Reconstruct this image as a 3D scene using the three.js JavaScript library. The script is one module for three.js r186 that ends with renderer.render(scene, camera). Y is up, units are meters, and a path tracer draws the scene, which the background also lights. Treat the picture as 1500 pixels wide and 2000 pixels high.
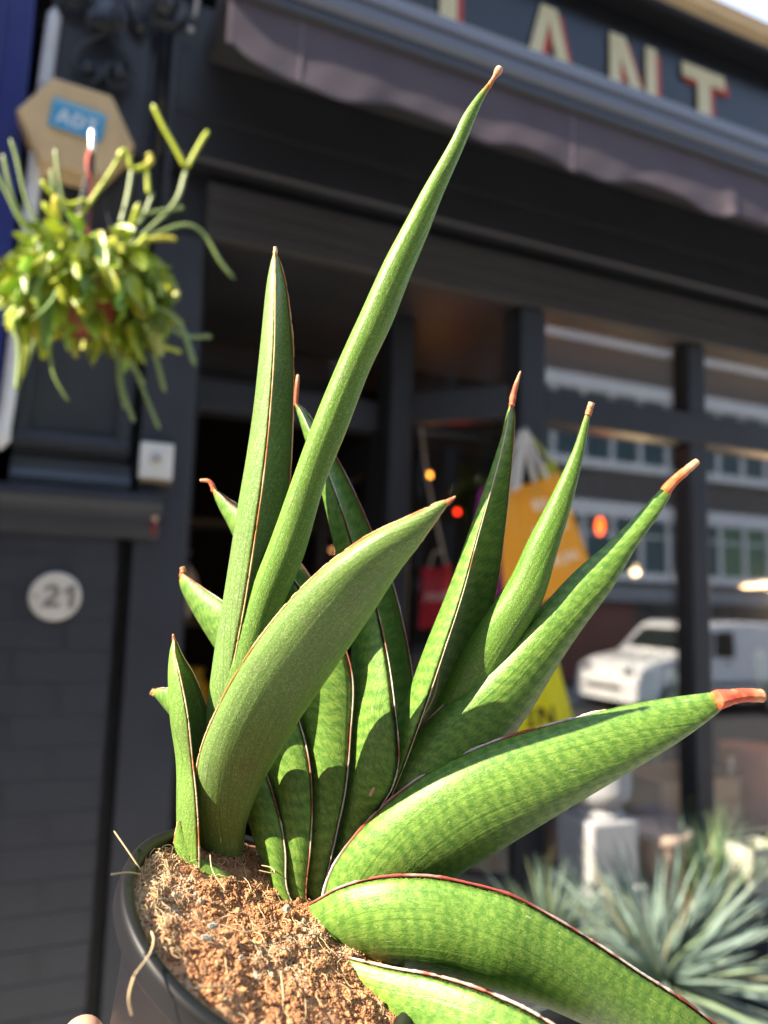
import * as THREE from 'three';
import { mergeGeometries } from 'three/addons/utils/BufferGeometryUtils.js';
import { RoundedBoxGeometry } from 'three/addons/geometries/RoundedBoxGeometry.js';
import { FontLoader } from 'three/addons/loaders/FontLoader.js';
import { TextGeometry } from 'three/addons/geometries/TextGeometry.js';
import { MarchingCubes } from 'three/addons/objects/MarchingCubes.js';

// ---------------------------------------------------------------- camera, sky, sun, exposure
const scene = new THREE.Scene();
const F = 1445, EYE = 1.85, D2R = Math.PI / 180;
const camera = new THREE.PerspectiveCamera(2 * Math.atan(1000 / F) / D2R, 0.75, 0.02, 400);
camera.position.set(0, EYE, 1.95);
camera.rotation.order = 'YXZ';
camera.rotation.set(6.8 * D2R, -23 * D2R, 1.7 * D2R);
camera.focus = 0.415;
camera.userData.fStop = 4.0;
camera.updateMatrixWorld(true);

const sunDir = new THREE.Vector3(-0.823, 0.65, 0.096).normalize();
// pale summer sky: light haze at the horizon, blue overhead, thin high cloud, a broad brightening round the sun
{
  const w = 1024, h = 512, d = new Float32Array(w * h * 4), hs = (x, y) => { let q = Math.imul(x | 0, 374761393) ^ Math.imul(y | 0, 668265263); q = Math.imul(q ^ (q >>> 13), 1274126177); return ((q ^ (q >>> 16)) >>> 0) / 4294967296; };
  const vn = (x, y, p) => { const i = Math.floor(x), j = Math.floor(y), u = x - i, v = y - j, a = u * u * (3 - 2 * u), b = v * v * (3 - 2 * v), k = (m, n) => hs(((m % p) + p) % p, n); return (k(i, j) * (1 - a) + k(i + 1, j) * a) * (1 - b) + (k(i, j + 1) * (1 - a) + k(i + 1, j + 1) * a) * b; };
  const v = new THREE.Vector3();
  for (let j = 0; j < h; j++) for (let i = 0; i < w; i++) {
    const el = ((j + 0.5) / h - 0.5) * Math.PI, az = ((i + 0.5) / w - 0.5) * 2 * Math.PI; v.set(Math.cos(el) * Math.cos(az), Math.sin(el), Math.cos(el) * Math.sin(az));
    const up = Math.max(0, v.y), t = Math.pow(1 - up, 2.2), c = Math.max(0, v.dot(sunDir)), glow = 0.16 * Math.pow(c, 6) + 0.35 * Math.pow(c, 60);
    let n = 0, f = 8, am = 0.5; for (let o = 0; o < 5; o++) { n += am * vn(i / w * f, (Math.asin(up) / 1.5708) * f * 0.7 + o * 7, f); f *= 2; am *= 0.5; } const cl = 0.4 * Math.min(1, Math.max(0, (n - 0.4) / 0.25));
    const base = [0.17 + 0.23 * t, 0.27 + 0.2 * t, 0.47 + 0.08 * t], white = 0.46 + 0.08 * t, k = 4 * (j * w + i);
    for (let q = 0; q < 3; q++) d[k + q] = v.y < -0.02 ? 0.16 : base[q] + (white - base[q]) * cl + glow * [1, 0.95, 0.85][q];
    d[k + 3] = 1;
  }
  const t = new THREE.DataTexture(d, w, h, THREE.RGBAFormat, THREE.FloatType); t.mapping = THREE.EquirectangularReflectionMapping; t.magFilter = t.minFilter = THREE.LinearFilter; t.wrapS = THREE.RepeatWrapping; t.colorSpace = THREE.LinearSRGBColorSpace; t.needsUpdate = true;
  scene.background = t; scene.environment = t;
}
const sun = new THREE.DirectionalLight(0xffefd6, 5);
sun.position.copy(sunDir).multiplyScalar(30).add(new THREE.Vector3(0, 1.8, 1.5));
sun.target.position.set(0, 1.8, 1.5);
sun.shadow.radius = 1;
Object.assign(sun.shadow.camera, { left: -8, right: 16, top: 10, bottom: -10, near: 1, far: 70 });
sun.shadow.mapSize.set(4096, 4096);
scene.add(sun, sun.target);
const renderer = new THREE.WebGLRenderer({ antialias: true });
renderer.toneMapping = THREE.LinearToneMapping;
renderer.toneMappingExposure = 3.5;
renderer.shadowMap.enabled = true;

// ---------------------------------------------------------------- helpers
function rng(seed) { let a = seed >>> 0; return () => { a = (a + 0x6D2B79F5) >>> 0; let t = a; t = Math.imul(t ^ (t >>> 15), t | 1); t ^= t + Math.imul(t ^ (t >>> 7), t | 61); return ((t ^ (t >>> 14)) >>> 0) / 4294967296; }; }
const V = (x, y, z) => new THREE.Vector3(x, y, z);
const camQ = camera.quaternion.clone(), camP = camera.position.clone();
const rayOf = (px, py) => V((px - 750) / F, -(py - 1000) / F, -1).applyQuaternion(camQ);
const P = (px, py, d) => rayOf(px, py).multiplyScalar(d).add(camP);           // a point at a given distance along the lens axis
const onZ = (px, py, z) => { const r = rayOf(px, py); return r.multiplyScalar((z - camP.z) / r.z).add(camP); };
const lerp = (a, b, t) => a + (b - a) * t, clamp = (x, a = 0, b = 1) => Math.min(b, Math.max(a, x));
const sm = (a, b, x) => { const t = clamp((x - a) / (b - a)); return t * t * (3 - 2 * t); };
const hash2 = (x, y, s) => { let h = Math.imul(x | 0, 374761393) ^ Math.imul(y | 0, 668265263) ^ Math.imul(s | 0, 2147483647 - 91); h = Math.imul(h ^ (h >>> 13), 1274126177); return ((h ^ (h >>> 16)) >>> 0) / 4294967296; };
function noise(x, y, px, py, s = 1) {                                          // value noise, periodic in px, py cells
  const xi = Math.floor(x), yi = Math.floor(y), fx = x - xi, fy = y - yi, u = fx * fx * (3 - 2 * fx), v = fy * fy * (3 - 2 * fy);
  const m = (a, b) => ((a % b) + b) % b, h = (i, j) => hash2(m(i, px), m(j, py), s);
  return lerp(lerp(h(xi, yi), h(xi + 1, yi), u), lerp(h(xi, yi + 1), h(xi + 1, yi + 1), u), v);
}
const fbm = (x, y, p, s, o = 4) => { let a = 0, w = 0.5, f = 1, t = 0; for (let i = 0; i < o; i++) { a += w * noise(x * f, y * f, p * f, p * f, s + i); t += w; w *= 0.5; f *= 2; } return a / t; };
const toS = (c) => Math.round(255 * clamp(c <= 0.0031308 ? c * 12.92 : 1.055 * Math.pow(c, 1 / 2.4) - 0.055));
function tex(w, h, fn, srgb = true) {
  const d = new Uint8Array(w * h * 4);
  for (let j = 0; j < h; j++) for (let i = 0; i < w; i++) {
    const c = fn(i / w, j / h), k = 4 * (j * w + i);
    for (let q = 0; q < 3; q++) d[k + q] = srgb ? toS(c[q]) : Math.round(255 * clamp(c[q]));
    d[k + 3] = 255;
  }
  const t = new THREE.DataTexture(d, w, h); t.wrapS = t.wrapT = THREE.RepeatWrapping; t.magFilter = t.minFilter = THREE.LinearFilter;
  if (srgb) t.colorSpace = THREE.SRGBColorSpace; t.needsUpdate = true; return t;
}
function canvasTex(w, h, draw) {
  const c = document.createElement('canvas'); c.width = w; c.height = h; draw(c.getContext('2d'), w, h);
  const t = new THREE.CanvasTexture(c); t.colorSpace = THREE.SRGBColorSpace; return t;
}
const lin = (r, g, b) => new THREE.Color().setRGB(r, g, b);
const M = (o) => new THREE.MeshStandardMaterial(o), MP = (o) => new THREE.MeshPhysicalMaterial(o);
const origin = new WeakMap(), taken = {};
const numbered = (n) => { taken[n] = (taken[n] ?? -1) + 1; return taken[n] ? `${n}_${String(taken[n]).padStart(3, '0')}` : n; };
function thing(name, label, category, base = V(0, 0, 0), group) {
  const g = new THREE.Group(); g.name = numbered(name); g.position.copy(base); g.userData = { label, category };
  if (group) g.userData.group = group;
  origin.set(g, base.clone()); scene.add(g); return g;
}
function part(parent, name, geo, mat, label) {                                 // geometry in world metres, moved into its parent's frame
  const o = origin.get(parent) ?? V(0, 0, 0), m = new THREE.Mesh(geo, mat);
  geo.translate(-o.x, -o.y, -o.z); m.name = name; origin.set(m, o); if (label) m.userData.label = label;
  parent.add(m); return m;
}
function put(parent, name, geo, mat, pos, quat, scale) {                       // a shared geometry placed under a thing
  const o = origin.get(parent) ?? V(0, 0, 0), m = new THREE.Mesh(geo, mat); m.name = name;
  m.position.copy(pos).sub(o); if (quat) m.quaternion.copy(quat); if (scale) m.scale.copy(scale); parent.add(m); return m;
}
function solo(name, label, category, geo, mat, base, group) {                  // a thing that is one mesh
  const m = new THREE.Mesh(geo, mat); geo.translate(-base.x, -base.y, -base.z); m.position.copy(base); m.name = numbered(name);
  m.userData = { label, category }; if (group) m.userData.group = group; origin.set(m, base.clone()); scene.add(m); return m;
}
function struct(name, geo, mat) { const m = new THREE.Mesh(geo, mat); m.name = name; m.userData.kind = 'structure'; scene.add(m); return m; }
function box(x0, x1, y0, y1, z0, z1, r = 0) {
  const w = x1 - x0, h = y1 - y0, d = z1 - z0;
  const g = r ? new RoundedBoxGeometry(w, h, d, 2, Math.min(r, w * 0.49, h * 0.49, d * 0.49)) : new THREE.BoxGeometry(w, h, d);
  g.translate((x0 + x1) / 2, (y0 + y1) / 2, (z0 + z1) / 2);
  const p = g.attributes.position, n = g.attributes.normal, uv = g.attributes.uv;   // uv in metres
  for (let i = 0; i < p.count; i++) { const ax = Math.abs(n.getX(i)), ay = Math.abs(n.getY(i)), az = Math.abs(n.getZ(i)); if (az >= ax && az >= ay) uv.setXY(i, p.getX(i), p.getY(i)); else if (ax >= ay) uv.setXY(i, p.getZ(i), p.getY(i)); else uv.setXY(i, p.getX(i), p.getZ(i)); }
  return g;
}
const merge = (a) => mergeGeometries(a.map((g) => { const q = g.index ? g.toNonIndexed() : g; for (const k of Object.keys(q.attributes)) if (!['position', 'normal', 'uv'].includes(k)) q.deleteAttribute(k); return q; }));
function tube(pts, r, seg = 24, rad = 7, closedEnds = true) {                  // r: number or (t) => radius; rounded ends
  const c = new THREE.CatmullRomCurve3(pts.map((p) => (p.isVector3 ? p : V(...p))), false, 'centripetal');
  const g = new THREE.TubeGeometry(c, seg, 1, rad, false), p = g.attributes.position, len = c.getLength();
  for (let i = 0; i <= seg; i++) {
    const t = i / seg, o = c.getPointAt(t); let k = typeof r === 'function' ? r(t) : r;
    if (closedEnds && (i === 0 || i === seg)) k *= 0.05;
    for (let j = 0; j <= rad; j++) { const q = i * (rad + 1) + j; p.setXYZ(q, o.x + (p.getX(q) - o.x) * k, o.y + (p.getY(q) - o.y) * k, o.z + (p.getZ(q) - o.z) * k); }
  }
  g.computeVertexNormals(); return g;
}
const lathe = (pts, seg = 40) => new THREE.LatheGeometry(pts.map(([x, y]) => new THREE.Vector2(x, y)), seg);
function xprofile(pts, x0, x1) {                                               // a moulding: [z, y] outline run along x
  const s = new THREE.Shape(pts.map(([z, y]) => new THREE.Vector2(-z, y))), g = new THREE.ExtrudeGeometry(s, { depth: x1 - x0, bevelEnabled: false });
  g.rotateY(Math.PI / 2); g.translate(x0, 0, 0); return g;
}
const UPV = V(0, 1, 0);
const aim = (d) => new THREE.Quaternion().setFromUnitVectors(UPV, d.clone().normalize());

// ---------------------------------------------------------------- materials
const paintTex = tex(512, 512, (u, v) => { const a = fbm(u * 8, v * 8, 8, 11, 5), b = noise(u * 60, v * 6, 60, 6, 5), s = noise(u * 170, v * 170, 170, 170, 8); const k = 0.78 + 0.34 * a + 0.08 * (b - 0.5) + (s > 0.985 ? 0.5 : 0); return [k, k, k]; });
const paintBump = tex(256, 256, (u, v) => { const a = fbm(u * 12, v * 12, 12, 31, 5); return [a, a, a]; }, false);
const paint = (r, g, b, rough = 0.5, extra = {}) => M({ color: lin(r, g, b), map: paintTex, bumpMap: paintBump, bumpScale: 0.0012, roughness: rough, ...extra });
const slate = paint(0.042, 0.0465, 0.058, 0.36), slateDark = paint(0.031, 0.033, 0.039, 0.45), charcoal = paint(0.029, 0.031, 0.037, 0.42), navyBlack = paint(0.018, 0.02, 0.025, 0.3);
const navyBlue = paint(0.035, 0.05, 0.24, 0.3), white = paint(0.84, 0.84, 0.84, 0.5), chrome = M({ color: lin(0.75, 0.76, 0.78), metalness: 1, roughness: 0.35 });
const barMetal = M({ color: lin(0.13, 0.155, 0.21), metalness: 0.25, roughness: 0.45 });
const greyMetal = M({ color: lin(0.075, 0.075, 0.08), metalness: 0.4, roughness: 0.45 });
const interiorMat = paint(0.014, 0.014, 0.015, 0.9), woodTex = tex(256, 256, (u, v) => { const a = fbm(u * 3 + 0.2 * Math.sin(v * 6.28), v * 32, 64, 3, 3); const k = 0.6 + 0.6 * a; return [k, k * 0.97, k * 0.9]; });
const wood = (r, g, b) => M({ color: lin(r, g, b), map: woodTex, roughness: 0.7 });
const plainGlass = MP({ color: 0xffffff, transmission: 1, thickness: 0, roughness: 0.0, ior: 1.5, metalness: 0 });
const glass = MP({ color: 0xffffff, transmission: 1, thickness: 0, roughness: 0.0, ior: 2.33, metalness: 0 });

// ---------------------------------------------------------------- ground
const grit = tex(512, 512, (u, v) => { const s = noise(u * 128, v * 128, 128, 128, 2), a = fbm(u * 6, v * 6, 6, 4, 4); const k = 0.55 + 0.5 * s * 0.6 + 0.45 * a; return [k, k, k]; });
const ground = (c) => { const t = grit.clone(); t.repeat.set(1.2, 1.2); return M({ color: lin(...c), map: t, roughness: 0.9 }); };
struct('ground', box(-200, 200, -0.9, -0.24, -200, 200), ground([0.18, 0.17, 0.16]));
struct('road', box(-60, 80, -0.24, -0.2, 2.9, 10.55), ground([0.05, 0.05, 0.052]));
struct('pavement', box(-60, 80, -0.238, -0.075, -0.02, 2.75), ground([0.36, 0.34, 0.32]));
struct('far_pavement', box(-60, 80, -0.238, -0.08, 10.7, 12.6), ground([0.42, 0.41, 0.39]));
struct('kerb', box(-60, 80, -0.238, -0.07, 2.75, 2.9, 0.02), ground([0.36, 0.35, 0.33]));
struct('far_kerb', box(-60, 80, -0.238, -0.07, 10.55, 10.7, 0.02), ground([0.36, 0.35, 0.33]));
{
  const pav = scene.getObjectByName('pavement'), g = box(-0.298, 0.298, 0, 0.04, -0.223, 0.223, 0.006), mm = [ground([0.42, 0.41, 0.39]), ground([0.39, 0.38, 0.365]), ground([0.45, 0.435, 0.41])], r = rng(5);
  for (let i = 0; i < 8; i++) for (let j = 0; j < 6; j++) put(pav, 'paving_slab', g, mm[Math.floor(r() * 3)], V(-1 + 0.605 * i + (j % 2) * 0.3, -0.041 + r() * 0.002, 0.22 + 0.452 * j));
}

// ---------------------------------------------------------------- shop building
const shop = thing('shop_building', 'charcoal painted Victorian shopfront with gold lettered sign board and recessed entrance', 'building', V(1.6, -0.08, -2));
const G0 = -0.075;
// pier beside the entrance: painted brickwork below, ledge, panelled shaft, scrolled corbel
{
  const pier = part(shop, 'lower_pier', box(-0.32, 0.111, G0, 1.985, -0.3, -0.002), slate);
  const r = rng(21), bm = [slate, paint(0.0412, 0.0457, 0.057, 0.37), paint(0.0428, 0.0473, 0.059, 0.36)];
  const full = box(-0.106, 0.106, -0.0358, 0.0358, -0.02, 0.0, 0.0009), half = box(-0.0505, 0.0505, -0.0358, 0.0358, -0.02, 0.0, 0.0009);
  for (let k = 0; k < 27; k++) {
    const y = G0 + 0.034 + k * 0.0745, odd = k % 2, z = () => (r() - 0.5) * 0.0012;
    put(pier, 'brick', full, bm[Math.floor(r() * 3)], V(odd ? 0.0085 : -0.106, y, z()));
    if (odd) put(pier, 'brick', full, bm[Math.floor(r() * 3)], V(-0.2085, y, z()));
    else { put(pier, 'brick', half, bm[Math.floor(r() * 3)], V(0.0635 - 0.001, y, z())); put(pier, 'brick', half, bm[Math.floor(r() * 3)], V(-0.267, y, z())); }
  }
  part(shop, 'pier_return', box(0.112, 0.146, G0, 3.1, -0.3, -0.09), slateDark);
  part(shop, 'ledge', xprofile([[-0.2, 1.985], [0.012, 1.985], [0.016, 2.0], [0.03, 2.012], [0.034, 2.035], [0.05, 2.05], [0.058, 2.07], [0.058, 2.085], [0.03, 2.1], [-0.2, 2.105]], -0.32, 0.207), slate);
  const shaft = part(shop, 'pier_shaft', box(-0.142, 0.118, 2.104, 3.75, -0.3, -0.022), slate);
  for (const [x0, x1] of [[-0.142, -0.112], [0.09, 0.122]]) part(shaft, 'stile', box(x0, x1, 2.215, 3.75, -0.022, -0.004, 0.004), slate);
  part(shaft, 'rail', xprofile([[-0.03, 2.19], [-0.004, 2.19], [0.008, 2.2], [0.01, 2.215], [-0.008, 2.235], [-0.03, 2.235]], -0.142, 0.122), slate);
  part(shaft, 'rail', xprofile([[-0.03, 2.106], [0.018, 2.106], [0.016, 2.12], [0.004, 2.14], [0.0, 2.165], [-0.03, 2.17]], -0.142, 0.13), slate);
  // corbel scrolls
  const Z = 0.055;
  const spiral = (cx, cy, r0, turns, dir, start, z) => { const a = []; for (let i = 0; i <= 30; i++) { const t = i / 30, an = start + dir * turns * 2 * Math.PI * t, rr = r0 * (1 - 0.86 * t); a.push(V(cx + rr * Math.cos(an), cy + rr * Math.sin(an), z + 0.02 * t)); } return a; };
  const corbel = part(shop, 'corbel', box(-0.13, 0.105, 2.99, 3.36, -0.03, 0.014, 0.006), slate);
  const volute = (px, py, rpx, turns, dir, start, r) => { const c = onZ(px, py, Z), rad = rpx * 2.0 / F; part(corbel, 'scroll', tube(spiral(c.x, c.y, rad, turns, dir, start, Z - 0.025), (t) => 1.25 * r * (1 - 0.35 * t), 70, 10), slate); const s = new THREE.SphereGeometry(rad * 0.36, 16, 12); s.scale(1, 1, 0.8); s.translate(c.x, c.y, Z + 0.008); part(corbel, 'scroll_eye', s, slate); };
  volute(155, -22, 56, 1.4, 1, -1.0, 0.012); volute(318, 12, 60, 1.5, -1, 4.2, 0.013);
  volute(170, 135, 26, 1.3, -1, 2.2, 0.007); volute(232, 143, 30, 1.3, 1, 1.0, 0.008);
  const st = (a, r) => part(corbel, 'scroll_stem', tube(a.map(([x, y]) => onZ(x, y, Z - 0.01)), r, 20, 8), slate);
  st([[212, 62], [180, 76], [155, 96], [146, 120], [150, 140]], 0.007); st([[212, 62], [226, 86], [246, 112], [258, 134], [252, 156]], 0.007); st([[205, -30], [212, 10], [212, 62]], 0.012);
  const bud = new THREE.SphereGeometry(0.04, 20, 16); bud.scale(1, 1.05, 0.6); const bc = onZ(208, 32, Z - 0.005); bud.translate(bc.x, bc.y, bc.z); part(corbel, 'acanthus_bud', bud, slate);
  for (let k = -2; k <= 2; k++) { const a = onZ(208 + k * 6, 8, Z + 0.012), b = onZ(208 + k * 17, 40, Z + 0.022), c = onZ(208 + k * 8, 66, Z + 0.004); part(corbel, 'acanthus_leaf', tube([a, b, c], (t) => 0.009 * Math.sin(Math.PI * clamp(t, 0.12, 0.9)), 14, 7), slate); }
  // door post and recess
  part(shop, 'door_post', box(0.147, 0.278, G0, 2.81, -0.16, -0.002, 0.006), slate);
  part(shop, 'post_head', box(0.127, 0.165, 2.81, 3.75, -0.2, -0.04), slateDark);
  part(shop, 'rusty_strip', box(0.14, 0.153, 3.03, 3.2, -0.04, -0.032), paint(0.2, 0.16, 0.1, 0.8));
}
// entablature over the openings
{
  const housing = part(shop, 'shutter_housing', box(0.166, 4.0, 2.815, 2.975, -0.3, -0.03), slateDark);
  for (let k = 0; k < 3; k++) part(housing, 'shutter_slat', xprofile([[-0.03, 2.817 + k * 0.053], [-0.004, 2.818 + k * 0.053], [0.0, 2.821 + k * 0.053], [0.0, 2.865 + k * 0.053], [-0.004, 2.868 + k * 0.053], [-0.03, 2.868 + k * 0.053]], 0.279, 3.999), paint(0.056, 0.052, 0.05, 0.55));
  part(shop, 'frieze_groove', box(0.166, 4.0, 2.975, 3.012, -0.3, -0.045), charcoal);
  part(shop, 'frieze', xprofile([[-0.3, 3.012], [0.022, 3.012], [0.03, 3.02], [0.03, 3.13], [0.027, 3.133], [-0.3, 3.134]], 0.166, 4.0), charcoal);
  part(shop, 'fascia', box(0.168, 4.0, 3.134, 3.46, -0.3, 0.03, 0.004), charcoal);
  part(shop, 'fascia_edge', box(0.158, 0.176, 2.83, 3.6, -0.05, 0.034, 0.005), slate);
  const board = part(shop, 'sign_board', box(0.3, 4.0, 3.46, 3.866, -0.2, 0.12, 0.004), navyBlack);
  const frame = part(shop, 'cornice', xprofile([[-0.3, 3.868], [0.19, 3.868], [0.203, 3.872], [0.206, 3.884], [-0.3, 3.886]], 0.16, 4.05), navyBlack);
  part(frame, 'cornice_cap', xprofile([[-0.3, 3.888], [0.205, 3.888], [0.21, 3.9], [0.226, 3.912], [0.228, 3.935], [0.216, 3.945], [0.222, 3.965], [0.2, 3.985], [-0.3, 4.0]], 0.15, 4.06), paint(0.62, 0.46, 0.26, 0.75));
  const font = await new FontLoader().loadAsync('fonts/droid/droid_sans_bold.typeface.json');
  globalThis.__font = font;
  const gold = paint(0.97, 0.84, 0.46, 0.42), red = paint(0.75, 0.075, 0.04, 0.5);
  const put3 = (ch, xc, w) => {
    const mk = () => { const g = new TextGeometry(ch, { font, size: 0.3, depth: 0.004, curveSegments: 6, bevelEnabled: false }); g.computeBoundingBox(); const b = g.boundingBox; g.translate(-(b.min.x + b.max.x) / 2, -b.min.y, 0); g.scale(w / (b.max.x - b.min.x), 0.3 / (b.max.y - b.min.y), 1); return g; };
    const sh = mk(); sh.translate(xc + 0.024, 3.458, 0.122); const gl = mk(); gl.translate(xc, 3.472, 0.1285);
    const l = part(board, 'letter', gl, gold); part(l, 'letter_shade', sh, red);
    const sh2 = mk(); sh2.translate(xc + 0.012, 3.465, 0.1205); part(l, 'letter_shade', sh2, red);
  };
  put3('P', 0.66, 0.19); put3('L', 0.985, 0.16); put3('A', 1.3, 0.215); put3('N', 1.645, 0.2); put3('T', 1.965, 0.2);
}
// shop window, lobby, door and the room behind
{
  const win = part(shop, 'window_frame', box(2.02, 2.105, 1.03, 2.812, -0.1, -0.02, 0.008), charcoal);
  const fr = (x0, x1, y0, y1, z0 = -0.105, z1 = -0.012) => part(win, 'frame_bar', box(x0, x1, y0, y1, z0, z1, 0.008), charcoal);
  fr(1.292, 1.392, G0, 2.812, -0.12, -0.005); fr(3.3, 3.4, G0, 2.812, -0.12, -0.005); fr(1.394, 3.298, 2.445, 2.553); fr(1.394, 3.298, 0.95, 1.03, -0.14, 0.03);
  part(shop, 'stall_riser', box(1.394, 3.298, G0, 0.948, -0.12, -0.03), charcoal);
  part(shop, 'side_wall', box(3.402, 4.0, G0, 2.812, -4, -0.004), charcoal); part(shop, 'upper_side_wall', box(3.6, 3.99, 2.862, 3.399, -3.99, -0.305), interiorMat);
  for (const [x0, x1] of [[1.386, 2.028], [2.098, 3.306]]) for (const [y0, y1] of [[1.02, 2.453], [2.545, 2.82]]) { const g = new THREE.PlaneGeometry(x1 - x0, y1 - y0); g.translate((x0 + x1) / 2, (y0 + y1) / 2, -0.06); part(win, 'pane', g, glass); const g2 = g.clone(); g2.translate(origin.get(shop).x, origin.get(shop).y, origin.get(shop).z - 0.014); part(win, 'pane', g2, glass); }
  // canted side light between the corner post and the door jamb
  const A = V(1.29, 0, -0.05), B = V(1.035, 0, -0.31), d = B.clone().sub(A), len = d.length(), ang = Math.atan2(-d.z, d.x);
  const cant = (x0, x1, y0, y1, t) => { const g = box(x0, x1, y0, y1, -t, t, 0.006); g.rotateY(ang); g.translate(A.x, 0, A.z); return g; };
  const side = part(shop, 'side_light', cant(0, len, 2.445, 2.553, 0.035), charcoal);
  part(side, 'frame_bar', cant(0.002, len - 0.002, 0.95, 1.03, 0.03), charcoal); part(side, 'riser', cant(0.002, len - 0.002, G0, 0.949, 0.02), charcoal);
  for (const [y0, y1] of [[1.02, 2.453], [2.545, 2.82]]) { const g = new THREE.PlaneGeometry(len, y1 - y0); g.translate(len / 2, (y0 + y1) / 2, 0); g.rotateY(ang); g.translate(A.x, 0, A.z); part(side, 'pane', g, plainGlass); }
  const door = part(shop, 'door_frame', box(0.955, 1.04, G0, 2.812, -0.4, -0.27, 0.008), charcoal);
  part(door, 'jamb', box(0.28, 0.31, G0, 2.812, -0.5, -0.165), charcoal); part(door, 'transom', box(0.312, 0.953, 2.43, 2.53, -0.46, -0.36, 0.006), slate);
  const tp = new THREE.PlaneGeometry(0.66, 0.3); tp.translate(0.632, 2.67, -0.41); part(door, 'pane', tp, plainGlass);
  const leaf = part(door, 'door_leaf', merge([box(0.955, 0.999, G0 + 0.01, 2.42, -1.06, -1.0), box(0.955, 0.999, G0 + 0.01, 2.42, -0.5, -0.42), box(0.955, 0.999, 2.3, 2.42, -1.0, -0.5), box(0.955, 0.999, G0 + 0.01, 0.9, -1.0, -0.5)]), charcoal);
  part(leaf, 'pane', box(0.974, 0.98, 0.9, 2.3, -1.0, -0.5), plainGlass);
  part(shop, 'lobby_ceiling', box(0.166, 4.0, 2.816, 2.86, -0.8, -0.302), charcoal);
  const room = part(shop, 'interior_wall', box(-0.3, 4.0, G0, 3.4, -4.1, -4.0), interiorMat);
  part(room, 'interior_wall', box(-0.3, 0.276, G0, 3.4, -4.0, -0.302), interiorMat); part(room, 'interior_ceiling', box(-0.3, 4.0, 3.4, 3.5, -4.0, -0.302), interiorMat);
  part(shop, 'interior_floor', box(-0.3, 4.0, -0.2, G0 + 0.004, -4.0, -0.02), wood(0.16, 0.12, 0.08));
  for (let k = 0; k < 5; k++) part(room, 'ceiling_beam', box(0.3, 3.9, 3.16, 3.3, -0.9 - k * 0.7, -0.8 - k * 0.7), wood(0.035, 0.02, 0.011));
  part(shop, 'roof', box(-0.32, 4.05, 3.75, 3.86, -4.1, -0.31), charcoal);
}
// ---------------------------------------------------------------- neighbour, pipe, small fittings on the pier
{
  const nb = thing('blue_shopfront', 'glossy navy blue painted neighbouring shopfront at the far left edge', 'building', V(-1.2, G0, -0.5));
  part(nb, 'wall', box(-3.2, -0.325, G0, 4.4, -1.2, -0.02), navyBlue);
  part(nb, 'bay_front', box(-3.1, -0.78, G0, 4.35, -0.018, 0.42, 0.01), navyBlue);
  part(nb, 'pilaster', box(-0.62, -0.178, 2.11, 4.3, -0.018, 0.03, 0.006), navyBlue); part(nb, 'pilaster_base', box(-0.62, -0.325, G0, 2.108, -0.018, 0.045, 0.006), navyBlue);
  part(nb, 'pilaster_panel', box(-0.56, -0.24, 2.3, 3.35, 0.031, 0.042, 0.006), navyBlue);
  part(nb, 'sign_panel', box(-0.76, -0.24, 3.42, 4.0, 0.032, 0.07, 0.01), paint(0.05, 0.07, 0.42, 0.25));
  const pipe = thing('white_pipe', 'white plastic pipe running down between the blue shopfront and the dark pier', 'pipe', V(-0.165, 2.12, 0.03));
  part(pipe, 'pipe_run', tube([V(-0.132, 3.33, 0.02), V(-0.14, 3.1, 0.025), V(-0.15, 2.6, 0.03), V(-0.157, 2.3, 0.03), V(-0.166, 2.17, 0.03)], (t) => 0.017 + (t > 0.95 ? 0.004 : 0), 40, 14), white);
  part(pipe, 'pipe_clip', box(-0.155, -0.098, 3.1, 3.108, -0.005, 0.046, 0.002), white); part(pipe, 'pipe_clip', box(-0.17, -0.135, 2.5, 2.512, -0.005, 0.05, 0.003), white);
}
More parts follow.
